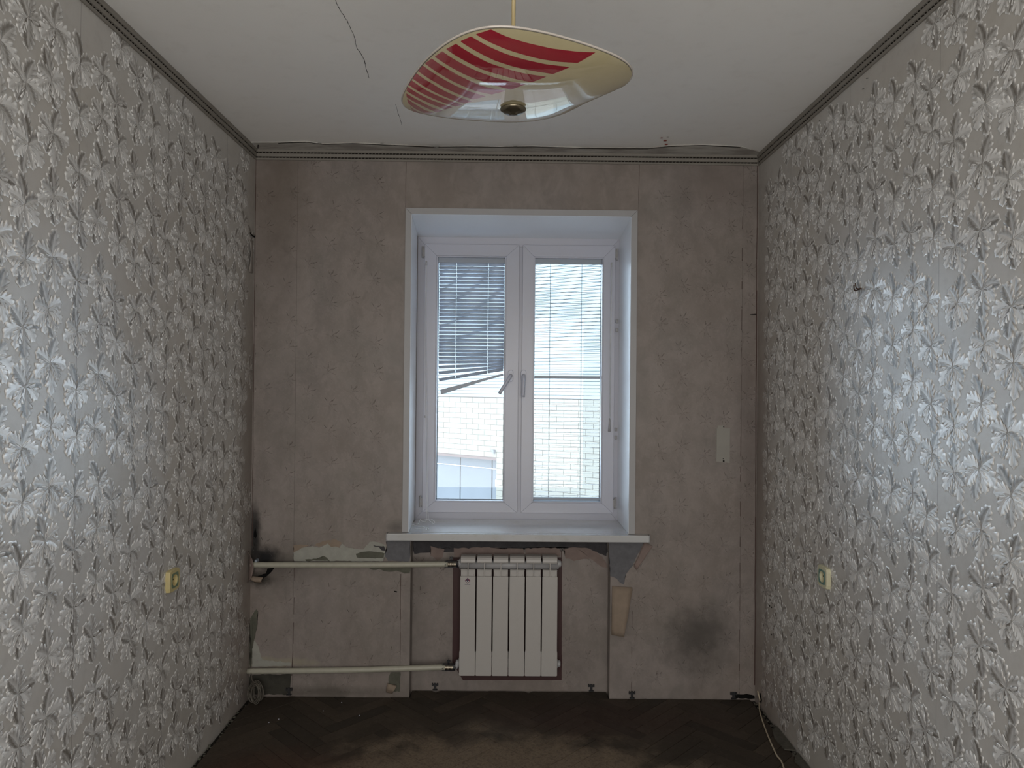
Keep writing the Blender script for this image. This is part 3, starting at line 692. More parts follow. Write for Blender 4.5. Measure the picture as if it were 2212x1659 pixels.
lapline([(1605, 356), (1600, 900), (1597, 1500)], YB, .0018, m_crackb); lapline([(1366, 1270), (1364, 1500)], YB, .0016, m_crackb)
lapline([(1212, 1190), (1214, 1470)], YN, .0022, m_crackb)
patch('scuff', [(852, 1276), (858, 1277), (857, 1280), (852, 1278)], YB, m_hole, .001, .0005, 30)

def sheet(name, grid, m, label, cat='wallpaper', th=.0008):
    """curved sheet from rows of points"""
    bm = bmesh.new(); V = [[bm.verts.new(p) for p in row] for row in grid]
    for r0, r1 in zip(V, V[1:]):
        for k in range(len(r0)-1): bm.faces.new((r0[k], r0[k+1], r1[k+1], r1[k]))
    o = obj(name, bm, m, smooth=True); md = o.modifiers.new('s', 'SOLIDIFY'); md.thickness = th; md.offset = 0
    return tag(o, label, cat)
def tongue(px_top, px_bot, Y, curl, n=9, w_=5, wob=.002):
    tl, tr_ = [atY(*p, Y) for p in px_top]; bl_, br_ = [atY(*p, Y) for p in px_bot]; G = []
    for i in range(n):
        q = i/(n-1); a_ = tl.lerp(bl_, q); b__ = tr_.lerp(br_, q); row = []
        for k in range(w_):
            s_ = k/(w_-1); p = a_.lerp(b__, s_); nn = mnoise.noise_vector(p*50)
            off = curl(q, s_); row.append(Vector((p.x+nn.x*wob, Y-.0025-off+nn.y*wob*.6, p.z+(nn.z*wob if 0 < i else 0))))
        G.append(row)
    return G
sheet('peeled_wallpaper', tongue(((1322, 1266), (1366, 1268)), ((1319, 1368), (1345, 1371)), YB, lambda q, s_: .004+.030*math.sin(q*1.9)*(.5+.5*s_)), m_backing, 'long tan tongue of peeled wallpaper hanging under the right end of the sill')
sheet('peeled_wallpaper', tongue(((1392, 1170), (1408, 1178)), ((1368, 1222), (1374, 1230)), YB, lambda q, s_: .004+.018*s_*(1-q*.6), n=8), m_pinkpaper, 'pinkish curled wallpaper edge just right of the grey plaster under the sill')
sheet('peeled_wallpaper', tongue(((838, 1474), (858, 1478)), ((834, 1494), (848, 1497)), YB, lambda q, s_: .006+.022*math.sin(PI*min(1, q+.1))*(.4+.6*s_)), m_backing, 'small tan curl of wallpaper at the floor left of the niche')
sheet('peeled_wallpaper', tongue(((538, 1242), (570, 1246)), ((552, 1258), (566, 1257)), YB, lambda q, s_: .006+.012*math.sin(PI*q), n=6), m_backing, 'crumpled brown scrap of wallpaper below the upper pipe in the corner')
# torn paper standing out of the left corner beside the pipe
G = []
for i in range(9):
    q = i/8; row = []
    for k in range(4):
        s_ = k/3; row.append(Vector((XL+.004+.030*s_*math.sin(PI*q)**.7, YB-.035-.02*s_, .72-.15*q+.004*mnoise.noise(Vector((q*9, s_*4, 0))))))
    G.append(row)
sheet('peeled_wallpaper', G, m_pinkpaper, 'torn wallpaper edge sticking out of the left corner where the upper pipe enters')
G = [[Vector((XL+.003+.010*s_*math.sin(PI*q), YB-.03-.05*s_, 2.24-.16*q)) for s_ in (0, .33, .66, 1)] for q in [i/6 for i in range(7)]]
sheet('peeled_wallpaper', G, m_wall_l, 'loose flap of wallpaper high up in the left corner with a dark tear')
bm = bmesh.new(); p_ = [atX(u, v, XL) for u, v in ((536, 503), (541, 509), (546, 512), (552, 511))]
ribbon(bm, [Vector((XL+.009, min(p.y, YB-.02), p.z)) for p in p_], .006, (1, 0, 0), .001); obj('tear', bm, m_hole, wl)

# skirting clips
for k, (u, v, Y) in enumerate([(625, 1492, YB), (940, 1483, YN), (1277, 1486, YN), (1365, 1500, YB), (1584, 1502, YB)]):
    c = atY(u, v, Y); z0 = max(c.z-.018, .001); bm = bmesh.new()
    box(bm, c.x-.016, c.x+.016, Y-.007, Y-.0005, z0+.020, z0+.029); box(bm, c.x-.006, c.x+.006, Y-.006, Y-.0005, z0, z0+.034)
    box(bm, c.x-.015, c.x-.010, Y-.012, Y-.0005, z0+.022, z0+.034); box(bm, c.x+.010, c.x+.015, Y-.012, Y-.0005, z0+.022, z0+.034)
    box(bm, c.x-.012, c.x+.012, Y-.012, Y-.0005, z0-.0005, z0+.004)
    o = obj('skirting_clip', bm, m_clip)
    tag(o, ['black skirting clip on the wall left of the niche, by the dark cement patch', 'black skirting clip in the niche, left of the radiator', 'black skirting clip in the niche, right of the radiator',
            'black skirting clip just right of the niche, below the peeled tongue', 'black skirting clip nearest the right corner'][k], 'clip', 'skirting clips along the window wall')

# ------------------------------------------------------------------ radiator
RX0, RX1, RZ0, RZ1 = -.221, .264, .112, .697
ra = empty('radiator', ((RX0+RX1)/2, 3.55, RZ0), 'white six-section aluminium radiator mounted in the niche under the window', 'radiator')
pw = (RX1-RX0)/6
for i in range(6):
    xc = RX0+pw*(i+.5); a_, b__ = xc-pw/2+.0030, xc+pw/2-.0030
    bm = bmesh.new()
    # hood with a rounded front
    prof = [(3.505, .664), (3.501, .672), (3.502, .682), (3.508, .691), (3.520, .6965), (3.560, .697), (3.572, .690), (3.572, .664)]
    prism(bm, [Vector((a_+.001, y, z)) for y, z in prof], (b__-a_-.002, 0, 0))
    box(bm, xc-.0025, xc+.0025, 3.500, 3.56, .600, .668)                        # front web
    box(bm, a_+.002, b__-.002, 3.510, 3.530, .598, .632)                      # recessed lattice
    box(bm, a_+.001, b__-.001, 3.502, 3.508, .6305, .6335)
    box(bm, xc-.012, xc+.012, 3.508, 3.575, .14, .60)                         # column behind
    box(bm, xc-.030, xc-.027, 3.508, 3.57, .13, .61); box(bm, xc+.027, xc+.030, 3.508, 3.57, .13, .61)
    sec = obj('radiator_section', bm, m_rad, ra, bevel=.0015)
    bm = bmesh.new(); out = [(a_, .600), (a_, .236), (a_-.0018, .228), (a_-.0018, RZ0+.003), (a_+.002, RZ0), (b__-.002, RZ0), (b__+.0018, RZ0+.003), (b__+.0018, .228), (b__, .236), (b__, .600)]
    prism(bm, [Vector((x, 3.5, z)) for x, z in out], (0, .008, 0)); fp = obj('front_plate', bm, m_rad, sec, bevel=.0012)
    if i == 0:
        em_r = mat('emblem_red', (.19, .012, .03), .5, var=0); em_b = mat('emblem_blue', (.035, .035, .075), .5, var=0); em_w = mat('emblem_white', (.5, .49, .47), .5, var=0)
        c = atY(1010, 1254.5, 3.4995)
        def dia(w_, h_, m, y, dz=0, nm='emblem'):
            bm = bmesh.new(); prism(bm, [Vector((c.x+x, y, c.z+z+dz)) for x, z in ((0, h_), (w_, 0), (0, -h_), (-w_, 0))], (0, -.0002, 0)); obj(nm, bm, m, sec)
        dia(.0142, .0145, em_b, 3.4999); dia(.0125, .0125, em_r, 3.4997); dia(.0086, .0092, em_w, 3.4995, -.0022); dia(.0062, .0100, em_b, 3.4993, .0020)
        bm = bmesh.new()
        for k in range(7): box(bm, c.x-.0135+k*.0039, c.x-.0135+k*.0039+.0031, 3.4993, 3.4999, c.z-.0195, c.z-.0168)
        obj('lettering', bm, em_b, sec)
for z in (.648, .158): T('header_pipe', [(RX0-.004, 3.545, z), (RX1+.004, 3.545, z)], .021, m_rad_in, ra, n=20)
for x, z in ((RX0, .655), (RX1, .655), (RX0, .158), (RX1, .158)):
    sgn = -1 if x < 0 else 1; bm = bmesh.new(); lathe(bm, [(.021, 0), (.021, sgn*.006), (.0165, sgn*.007), (.0165, sgn*.014), (.012, sgn*.018)], (x, 3.545, z), 'X', 12); obj('end_plug', bm, m_rad_in, ra)
for x in (-.12, .16): B('wall_bracket', x, x+.02, 3.56, YN-.0005, .64, .66, m_iron, ra)
# pipes: enter the left corner, run along the wall to the valves
YP = 3.490
for (u0, v0, u1, v1, lab, zr) in ((552, 1220, 958, 1219, 'upper cream-painted heating pipe running from the left corner to the radiator', .655), (538, 1450, 952, 1442, 'lower cream-painted heating pipe running from the left corner to the radiator', .158)):
    p0, p1 = atY(u0, v0, YP), atY(u1, v1, YP+.03)
    p0.x = XL+.001 if u0 < 545 else XL+.012
    pts = spline([p0, p0.lerp(p1, .5)+Vector((0, -.012, .001)), Vector((p1.x-.03, YP+.03, p1.z)), Vector((p1.x+.01, YP+.035, p1.z))], 12)
    rad = [.0138 if q < len(pts)-9 else .0125 for q in range(len(pts))]
    pi_ = T('heating_pipe', pts, rad, m_pipe, n=16); tag(pi_, lab, 'pipe', 'heating pipes on the window wall')
    for q in (-7, -3): T('pipe_joint', [pts[q]-Vector((.004, 0, 0)), pts[q]+Vector((.004, 0, 0))], .0148, m_pipe, pi_, n=16)
    if u0 > 545:
        B('pipe_hook', p0.x+.02, p0.x+.030, YP-.004, YB-.003, p0.z+.012, p0.z+.024, m_rail, pi_)
    # valve
    vx = p1.x+.012; vz = p1.z; vy = YP+.035
    va = empty('radiator_valve', (vx, vy, vz), ('brass ball valve with black butterfly handle on the upper heating pipe' if zr > .3 else 'brass ball valve with black butterfly handle on the lower heating pipe'), 'valve', 'radiator valves')
    bm = bmesh.new(); lathe(bm, [(.010, 0), (.0125, .002), (.0125, .010), (.0105, .011), (.0105, .018), (.0128, .020), (.0128, .028), (.0105, .030), (.0105, .038), (.0125, .040), (.0125, .050)], (vx, vy, vz), 'X', 12); obj('valve_body', bm, m_brass, va)
    bm = bmesh.new()
    box(bm, vx+.000, vx+.054, vy-.010, vy+.014, vz+.0115, vz+.0155); box(bm, vx+.000, vx+.054, vy-.010, vy+.014, vz-.0155, vz-.0115)
    lathe(bm, [(.0165, 0), (.0165, .006)], (vx-.006, vy, vz), 'X', 6); lathe(bm, [(.0165, 0), (.0165, .010)], (vx+.050, vy, vz), 'X', 6)
    obj('valve_nut', bm, m_black, va)
    bm = bmesh.new(); tube(bm, [(vx+.026, vy, vz+.010), (vx+.026, vy, vz+.026)], .004, 8)
    prism(bm, [Vector((vx+.026+x, vy-.004, vz+.024+z)) for x, z in ((-.003, 0), (-.010, .004), (-.008, .012), (-.002, .010), (0, .020), (.002, .010), (.008, .012), (.010, .004), (.003, 0))], (0, .008, 0))
    obj('valve_handle', bm, m_black, va)
    T('connector', [(vx+.058, vy, vz), (vx+.070, (vy+3.545)/2, (vz+zr)/2), (RX0-.012, 3.545, zr)], .0125, m_rad_in, va, n=12)

# ------------------------------------------------------------------ parquet
FG = .0009
PW, PL = .066, .33
def clip_poly(poly, ax, lim, keep_less):
    out = []
    for i, p in enumerate(poly):
        q = poly[(i+1) % len(poly)]
        ip = (p[ax] <= lim) == keep_less; iq = (q[ax] <= lim) == keep_less
        if ip: out.append(p)
        if ip != iq:
            t_ = (lim-p[ax])/(q[ax]-p[ax]); out.append(tuple(p[k]+(q[k]-p[k])*t_ for k in (0, 1)))
    return out
ox, oy = -.76, 2.965
s2 = math.sqrt(.5); cnt = 0
for a_ in range(-70, 70):
    for b__ in range(-12, 13):
        for kind in (0, 1):
            i0 = a_+5*b__; j0 = a_-5*b__
            if kind == 0: x0_, x1_, y0_, y1_ = i0, i0+5, j0, j0+1
            else: x0_, x1_, y0_, y1_ = i0+5, i0+6, j0-4, j0+1
            poly = []
            g_ = FG+random.random()*.0006
            for (p_x, q_y) in ((x0_*PW+g_, y0_*PW+g_), (x1_*PW-g_, y0_*PW+g_), (x1_*PW-g_, y1_*PW-g_), (x0_*PW+g_, y1_*PW-g_)):
                poly.append((ox+(p_x-q_y)*s2, oy+(p_x+q_y)*s2))
            cx_ = sum(p[0] for p in poly)/4; cy_ = sum(p[1] for p in poly)/4
            if not (XL-.3 < cx_ < XR+.3 and 1.95 < cy_ < 3.8): continue
            inn = NL+.02 < cx_ < NR-.02
            ymax = YN-.012 if inn else YB-.010
            xl_, xr_ = (XL+.022, XR-.028)
            if cy_ > YB-.02 and inn: xl_, xr_ = NL+.006, NR-.006
            cross = min(p[0] for p in poly) < NR < max(p[0] for p in poly) or min(p[0] for p in poly) < NL < max(p[0] for p in poly)
            cuts = [((0, xl_, False), (0, xr_, True), (1, ymax, True))]
            if cross: cuts = [((0, XL+.022, False), (0, XR-.028, True), (1, YB-.010, True)), ((0, NL+.006, False), (0, NR-.006, True), (1, YB-.010, False), (1, YN-.012, True))]
            z_ = random.uniform(-.0012, .0008); tx, ty = random.uniform(-.006, .006), random.uniform(-.006, .006)
            whole = poly
            for cut in cuts:
                poly = whole
                for ax, lim, kl in cut:
                    if poly: poly = clip_poly(poly, ax, lim, kl)
                if len(poly) < 3: continue
                ar = abs(sum(poly[k][0]*poly[(k+1) % len(poly)][1]-poly[(k+1) % len(poly)][0]*poly[k][1] for k in range(len(poly))))/2
                if ar < .0004: continue
                bm = bmesh.new()
                lo = [bm.verts.new((p[0], p[1], -.0139)) for p in poly]; hi = [bm.verts.new((p[0], p[1], z_-.001+(p[0]-cx_)*tx+(p[1]-cy_)*ty)) for p in poly]
                bm.faces.new(lo[::-1]); bm.faces.new(hi)
                for k in range(len(poly)): bm.faces.new((lo[k], lo[(k+1) % len(poly)], hi[(k+1) % len(poly)], hi[k]))
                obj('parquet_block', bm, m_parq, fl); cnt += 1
print('parquet blocks', cnt)
# floor nearer the camera, out of the picture
bm = bmesh.new(); box(bm, XL+.001, XR-.001, YR+.001, 1.80, -.0139, -.003); obj('floor_boards', bm, m_parq, fl)
# crumbled mortar along the wall feet
def rubble(name, region, n_, smin, smax, m, label, seed):
    r3 = random.Random(seed); bm = bmesh.new()
    for _ in range(n_):
        x, y = region(r3); s_ = r3.uniform(smin, smax)
        vs = bmesh.ops.create_icosphere(bm, subdivisions=1, radius=s_)['verts']
        for v_ in vs: v_.co = Vector((v_.co.x*r3.uniform(.8, 1.3)+x, v_.co.y*r3.uniform(.8, 1.3)+y, max(v_.co.z*.4+s_*.2-.006, -.0135)))
    o = obj(name, bm, m); return tag(o, label, 'rubble', kind='stuff')
rubble('rubble', lambda r: (XR-.030+r.uniform(0, .024), r.uniform(2.2, 3.49)), 120, .002, .009, m_debris, 'crumbled mortar along the foot of the right wall', 1)
rubble('rubble', lambda r: (XL+.004+r.uniform(0, .020), r.uniform(2.2, 3.45)), 70, .002, .007, m_plaster_gr, 'crumbled mortar along the foot of the left wall', 2)
rubble('rubble', lambda r: (NR-.02+r.uniform(-.12, .22), YB-.025+r.uniform(-.02, .018)), 60, .003, .008, m_debris, 'crumbled mortar at the niche corner right of the radiator', 3)
rubble('rubble', lambda r: (XL+.02+r.uniform(0, .7), YB-.02+r.uniform(-.012, .014)), 80, .003, .007, m_plaster_gr, 'grit along the window wall left of the niche', 4)
bm = bmesh.new()      # broken mortar slab at the right wall foot
for (x0_, y0_, x1_, y1_) in ((XR-.055, 3.02, XR-.004, 3.22), (XR-.045, 2.86, XR-.004, 2.99)):
    poly = [Vector((x0_+random.uniform(0, .012), y0_, 0)), Vector((x1_, y0_-.01, 0)), Vector((x1_, y1_, 0)), Vector((x0_+.018, y1_-.03, 0)), Vector((x0_, (y0_+y1_)/2, 0))]
    prism(bm, poly, (0, 0, .006))
o = obj('mortar_slab', bm, m_debris); tag(o, 'broken flat pieces of mortar lying along the right wall by the cable', 'rubble')
for u, v, lb in ((738, 1518, 'closest to the window wall'), (698, 1536, 'second closest to the window wall'), (776, 1546, 'farthest from the left wall'), (602, 1554, 'second from the left wall'), (581, 1561, 'nearest the left wall')):
    c = atZ(u, v, .002); bm = bmesh.new(); bmesh.ops.create_icosphere(bm, subdivisions=1, radius=.0026, matrix=Matrix.Translation(c+Vector((0, 0, .001))))
    o = obj('plaster_crumb', bm, m_pvc); tag(o, 'tiny white plaster crumb on the parquet, '+lb, 'crumb', 'white crumbs on the parquet')

# cables
pts = [atX(1646, 1494, XR-.004), atZ(1640, 1516, .006), atZ(1641, 1535, .005), atZ(1648, 1560, .0045), atZ(1660, 1592, .0045), atZ(1676, 1628, .0045), atZ(1695, 1668, .0045), Vector((.95, 2.3, .0045)), Vector((.90, 1.8, .0045))]
pts[0] = Vector((XR-.004, 3.44, .03)); pts.insert(0, Vector((XR-.004, 3.47, .06)))
tag(T('cable', spline(pts, 8), .0034, m_cable, n=8), 'cream cable coming out of the right corner and lying on the floor', 'cable')
pts = []
for k in range(150):
    t_ = k/12*2*PI*.98; rr_ = 1+.12*math.sin(k*.9)
    pts.append(Vector((-1.196+math.cos(t_)*.026*rr_+.010*math.sin(t_*.37), 3.44+.020*math.sin(t_*.21)-.010*math.cos(t_), .050+math.sin(t_)*.044*rr_)))
pts += [Vector((-1.22, 3.46, .10)), Vector((-1.235, 3.49, .14))]
tag(T('cable', spline(pts, 2), .0026, m_wire, n=6), 'coil of thin grey cable propped in the left corner on the floor', 'cable')

# sockets
def socket(name, wallx, c, sgn, m, mi, label):
    """sgn +1: on the left wall facing +X"""
    e = empty(name, (wallx, c.y, c.z-.042), label, 'socket', 'wall sockets')
    X = lambda d: wallx+sgn*d
    h = .042
    bm = bmesh.new(); pl = []
    for a_ in range(24):
        an = 2*PI*a_/24; cx_, cz_ = math.cos(an), math.sin(an); k_ = (abs(cx_)**7+abs(cz_)**7)**(-1/7); pl.append((cx_*k_*h, cz_*k_*h))
    # body with a hole: outer ring to inner circle
    R_ = [(pl, .0005), (pl, .012), ([(x*.93, z*.93) for x, z in pl], .0165), ([(math.cos(2*PI*k/24)*.0215, math.sin(2*PI*k/24)*.0215) for k in range(24)], .0165), ([(math.cos(2*PI*k/24)*.0200, math.sin(2*PI*k/24)*.0200) for k in range(24)], .006)]
    rings = [[bm.verts.new((X(d), c.y+x, c.z+z)) for x, z in ps] for ps, d in R_]
    for A_, B_ in zip(rings, rings[1:]):
        for k in range(24): bm.faces.new((A_[k], A_[(k+1) % 24], B_[(k+1) % 24], B_[k]))
    bm.faces.new(rings[-1]); bm.faces.new(rings[0]); obj('housing', bm, m, e)
    bm = bmesh.new(); q = .0275; sq = []
    for a_ in range(24):
        an = 2*PI*a_/24; cx_, cz_ = math.cos(an), math.sin(an); k_ = (abs(cx_)**9+abs(cz_)**9)**(-1/9); sq.append((cx_*k_*q, cz_*k_*q))
    o_ = [bm.verts.new((X(.0172), c.y+x, c.z+z)) for x, z in sq]; i_ = [bm.verts.new((X(.0172), c.y+math.cos(2*PI*k/24)*.0220, c.z+math.sin(2*PI*k/24)*.0220)) for k in range(24)]
    for k in range(24): bm.faces.new((o_[k], o_[(k+1) % 24], i_[(k+1) % 24], i_[k]))
    ins = obj('insert', bm, mi, e); md = ins.modifiers.new('s', 'SOLIDIFY'); md.thickness = .001; md.offset = 0
    for dy in (-.0095, .0095):
        bm = bmesh.new(); lathe(bm, [(.0032, sgn*.0055), (.0032, sgn*.0064)], (wallx, c.y+dy, c.z), 'X', 10); obj('contact_hole', bm, m_hole, e)
    bm = bmesh.new(); lathe(bm, [(.0028, sgn*.006), (.0028, sgn*.0072)], (wallx, c.y, c.z), 'X', 10); obj('screw', bm, m_brass, e)
socket('wall_socket', XL, atX(374, 1253, XL+.01), 1, m_socket, m_sgreen, 'yellowed square socket with green insert on the left wall')
socket('wall_socket', XR, atX(1779, 1246, XR-.01), -1, m_socket2, m_sgreen2, 'cream square socket with teal insert on the right wall')
# hook, nails, staples
c = atX(1862, 624, XR); c.x = XR
bm = bmesh.new()
tube(bm, spline([c, c+Vector((-.012, 0, 0)), c+Vector((-.020, .002, .004)), c+Vector((-.022, .003, .020))], 4), .0021, 8)
tube(bm, spline([c+Vector((-.008, 0, -.001)), c+Vector((-.012, .022, -.003)), c+Vector((-.014, .029, .004)), c+Vector((-.014, .030, .017))], 4), .0021, 8)
tube(bm, [c+Vector((-.010, -.010, 0)), c+Vector((-.010, .010, -.002))], .0026, 8)
tag(obj('coat_hook', bm, m_rust), 'small rusty double hook screwed into the right wall', 'hook')
c = atY(1626, 680, YB); bm = bmesh.new(); tube(bm, [Vector((c.x-.012, YB-.001, c.z)), Vector((c.x+.004, YB-.014, c.z)), Vector((c.x+.010, YB-.020, c.z-.001))], [.0016, .0022, .0032], 8)
tag(obj('nail', bm, m_iron), 'bent nail in the right corner of the window wall', 'nail')
labs = ['tiny dark staple high on the left wall under the moulding'] + ['dark staple on the right wall, topmost of four under the moulding', 'dark staple on the right wall, second from top under the moulding',
        'dark staple on the right wall, third from top under the moulding', 'dark staple on the right wall, lowest of four under the moulding']
for (u, v, X), lb in zip([(254, 138, XL), (1874, 169, XR), (1865, 192, XR), (1771, 261, XR), (1764, 281, XR)], labs):
    p = atX(u, v, X); s_ = 1 if X < 0 else -1; bm = bmesh.new(); tube(bm, [(X+s_*.0012, p.y-.006, p.z-.002), (X+s_*.002, p.y, p.z), (X+s_*.0012, p.y+.006, p.z+.002)], .0011, 6)
    tag(obj('staple', bm, m_iron), lb, 'staple', 'staples in the wallpaper')
bm = bmesh.new()
for u, v in ((1650, 1279), (1664, 1296), (1668, 1302), (1663, 1309), (1667, 1312), (1650, 1350), (1662, 1367), (1667, 1371), (1670, 1303)):
    p = atX(u, v, XR); lathe(bm, [(.004, -.0016), (.003, -.0002)], (XR, p.y, p.z), 'X', 7)
obj('nail_holes', bm, m_hole, wr)['kind'] = 'stuff'
# dark hole and torn paper in the right corner above the floor
bm = bmesh.new(); p = atX(1646, 1497, XR)
prism(bm, [Vector((XR, 3.43+a, b)) for a, b in ((0, .012), (.022, .03), (.012, .062), (-.008, .035))], (-.0020, 0, 0)); obj('hole', bm, m_hole, wr)

# ------------------------------------------------------------------ pendant lamp
LP = [0.006, 1.2312, 0.1757, 0.2146, 0.4788, 3.2741, 2.0176, 0.4868, 0.0765, 0.0079, 0.0229, 0.1018, 0.0087, 0.4854, 0.0907, 0.0259, 0.0033]
def lamp_surf(Tt, R):
    cx_, cy_, a, b_, th, n, z0, c2, c4, l, sx_, sy_, h2, ph, sk, kt, h4 = LP
    ct, st = np.cos(Tt), np.sin(Tt); rad = (np.abs(ct)**n+np.abs(st)**n)**(-1/n)
    u = (a*rad*ct*(1+kt*rad*st)+sk*b_*rad*st)*R; v = b_*rad*st*R
    x = u*np.cos(th)-v*np.sin(th); y = u*np.sin(th)+v*np.cos(th); r2_ = x*x+y*y
    return cx_+x, cy_+y, z0+c2*r2_+c4*r2_*r2_*100+l*R**4*np.cos(4*Tt)+sx_*x+sy_*y+h2*R**3*np.cos(2*Tt-ph)+h4*R**3*np.cos(Tt-ph)
STR = [[(-0.0329, -0.2328), (-0.0114, -0.2219), (0.0226, -0.207), (0.0575, -0.1911), (0.0932, -0.1787), (0.1229, -0.1716), (0.0975, -0.1543), (0.0684, -0.162), (0.0413, -0.1726), (0.0147, -0.1856), (-0.0113, -0.1983), (-0.0367, -0.2116), (-0.0552, -0.2222)], [(-0.0618, -0.2174), (-0.0369, -0.2028), (-0.0113, -0.1887), (0.0149, -0.176), (0.0508, -0.159), (0.0866, -0.1468), (0.0615, -0.1321), (0.0246, -0.1476), (-0.0024, -0.16), (-0.0288, -0.1735), (-0.0544, -0.1897), (-0.0782, -0.2044)], [(-0.0846, -0.1976), (-0.0633, -0.1842), (-0.0377, -0.1671), (-0.0113, -0.1539), (0.0158, -0.1402), (0.0519, -0.126), (0.0295, -0.1111), (0.0071, -0.1211), (-0.0203, -0.1354), (-0.0472, -0.1476), (-0.0731, -0.1642), (-0.101, -0.18)], [(-0.1069, -0.172), (-0.0824, -0.1582), (-0.0563, -0.1426), (-0.0295, -0.1276), (-0.002, -0.1143), (0.0204, -0.1054), (-0.0037, -0.0858), (-0.0113, -0.0898), (-0.0392, -0.1074), (-0.0664, -0.1211), (-0.0928, -0.1368), (-0.1204, -0.1511)], [(-0.1258, -0.1425), (-0.0989, -0.1287), (-0.076, -0.1143), (-0.0489, -0.0955), (-0.0113, -0.0811), (-0.0345, -0.0646), (-0.0592, -0.073), (-0.0868, -0.0901), (-0.1138, -0.1058), (-0.1391, -0.1184)], [(-0.1432, -0.1099), (-0.1147, -0.0962), (-0.0876, -0.0792), (-0.0444, -0.0551), (-0.0667, -0.0354), (-0.0988, -0.0563), (-0.1263, -0.0736), (-0.1549, -0.0865)], [(-0.1588, -0.0779), (-0.131, -0.065), (-0.0997, -0.0444), (-0.0692, -0.0259), (-0.0841, -0.0109), (-0.1109, -0.0277), (-0.1392, -0.0429), (-0.1678, -0.0573)], [(-0.17, -0.0511), (-0.142, -0.0354), (-0.1116, -0.02), (-0.0864, -0.0054), (-0.0997, 0.0096), (-0.123, -0.0045), (-0.1479, -0.0176), (-0.177, -0.0329)], [(-0.1794, -0.026), (-0.1528, -0.0104), (-0.1238, 0.0042), (-0.1052, 0.0149), (-0.1204, 0.0355), (-0.1357, 0.0209), (-0.1587, 0.0048), (-0.1832, -0.0103)], [(-0.1848, -0.0015), (-0.16, 0.0159), (-0.1414, 0.0355), (-0.1254, 0.0442), (-0.1382, 0.0667), (-0.1495, 0.0521), (-0.1661, 0.0316), (-0.1862, 0.0145)], [(-0.1863, 0.0192), (-0.1697, 0.0441), (-0.1593, 0.0637), (-0.1443, 0.0742), (-0.162, 0.1053), (-0.1792, 0.0682), (-0.1874, 0.0421)], [(-0.1875, 0.0508), (-0.1842, 0.0734), (-0.1766, 0.0986), (-0.1668, 0.1184), (-0.1802, 0.1325), (-0.1872, 0.1201), (-0.1865, 0.0669)]]
lamp = empty('pendant_lamp', (LP[0], LP[1], 2.0), 'pendant lamp with a square glass dish striped red on cream', 'lamp')
NTH, NR_ = 720, 190
tt = np.linspace(0, 2*PI, NTH, endpoint=False); rr = np.linspace(.02, 1, NR_)
TT, RR = np.meshgrid(tt, rr); X_, Y_, Z_ = lamp_surf(TT, RR)
def inside(poly, x, y):
    r_ = np.zeros(x.shape, bool); n = len(poly)
    for i in range(n):
        x0_, y0_ = poly[i]; x1_, y1_ = poly[(i+1) % n]
        if y0_ == y1_: continue
        c = ((y0_ > y) != (y1_ > y)) & (x < (x1_-x0_)*(y-y0_)/(y1_-y0_)+x0_); r_ ^= c
    return r_
mask = np.full(X_.shape, -1.)          # signed distance to the stripe outlines (m), positive inside
for s_ in STR:
    px_, py_ = X_-LP[0], Y_-LP[1]; dm = np.full(X_.shape, 9.)
    for (ax_, ay_), (bx_, by_) in zip(s_, s_[1:]+s_[:1]):
        ex, ey = bx_-ax_, by_-ay_; L2 = ex*ex+ey*ey+1e-12
        k_ = np.clip(((px_-ax_)*ex+(py_-ay_)*ey)/L2, 0, 1); dm = np.minimum(dm, np.hypot(px_-ax_-k_*ex, py_-ay_-k_*ey))
    mask = np.maximum(mask, np.where(inside(s_, px_, py_), dm, -dm))
idx = np.arange(NTH*NR_).reshape(NR_, NTH)
q = np.stack([idx[:-1], np.roll(idx, -1, 1)[:-1], np.roll(idx, -1, 1)[1:], idx[1:]], -1).reshape(-1, 4)
def grid_mesh(name, P_, Q_, attr_, mats, parent):
    me = bpy.data.meshes.new(name); me.vertices.add(len(P_)); me.vertices.foreach_set('co', P_.astype(np.float32).ravel())
    me.loops.add(Q_.size); me.loops.foreach_set('vertex_index', Q_.astype(np.int32).ravel())
    me.polygons.add(len(Q_)); me.polygons.foreach_set('loop_start', np.arange(0, Q_.size, 4, dtype=np.int32)); me.update(calc_edges=True)
    if attr_ is not None:
        a = me.attributes.new('print', 'FLOAT', 'POINT'); a.data.foreach_set('value', attr_.astype(np.float32))
    me.shade_smooth(); me.materials.append(mats)
    o = bpy.data.objects.new(name, me); link(o, parent); o.matrix_parent_inverse = Matrix.Translation(-Vector(parent.location)); return o
t = NT('printed_glass'); a = t.attr('print').outputs['Fac']; n = t.noise(90, 3, .6)
col = t.mix(t.ramp(a, -.15, .15), t.mix(n, (.44, .39, .23), (.48, .42, .26)), t.mix(n, (.25, .008, .022), (.30, .012, .028)))
m_lampg = t.out(col, .45, .5, **{'Coat Weight': 1., 'Coat Roughness': .004, 'Coat IOR': 3.2})
P_ = np.stack([X_, Y_, Z_], -1).reshape(-1, 3)
grid_mesh('glass_dish', P_, q, mask.reshape(-1)*1000, m_lampg, lamp)
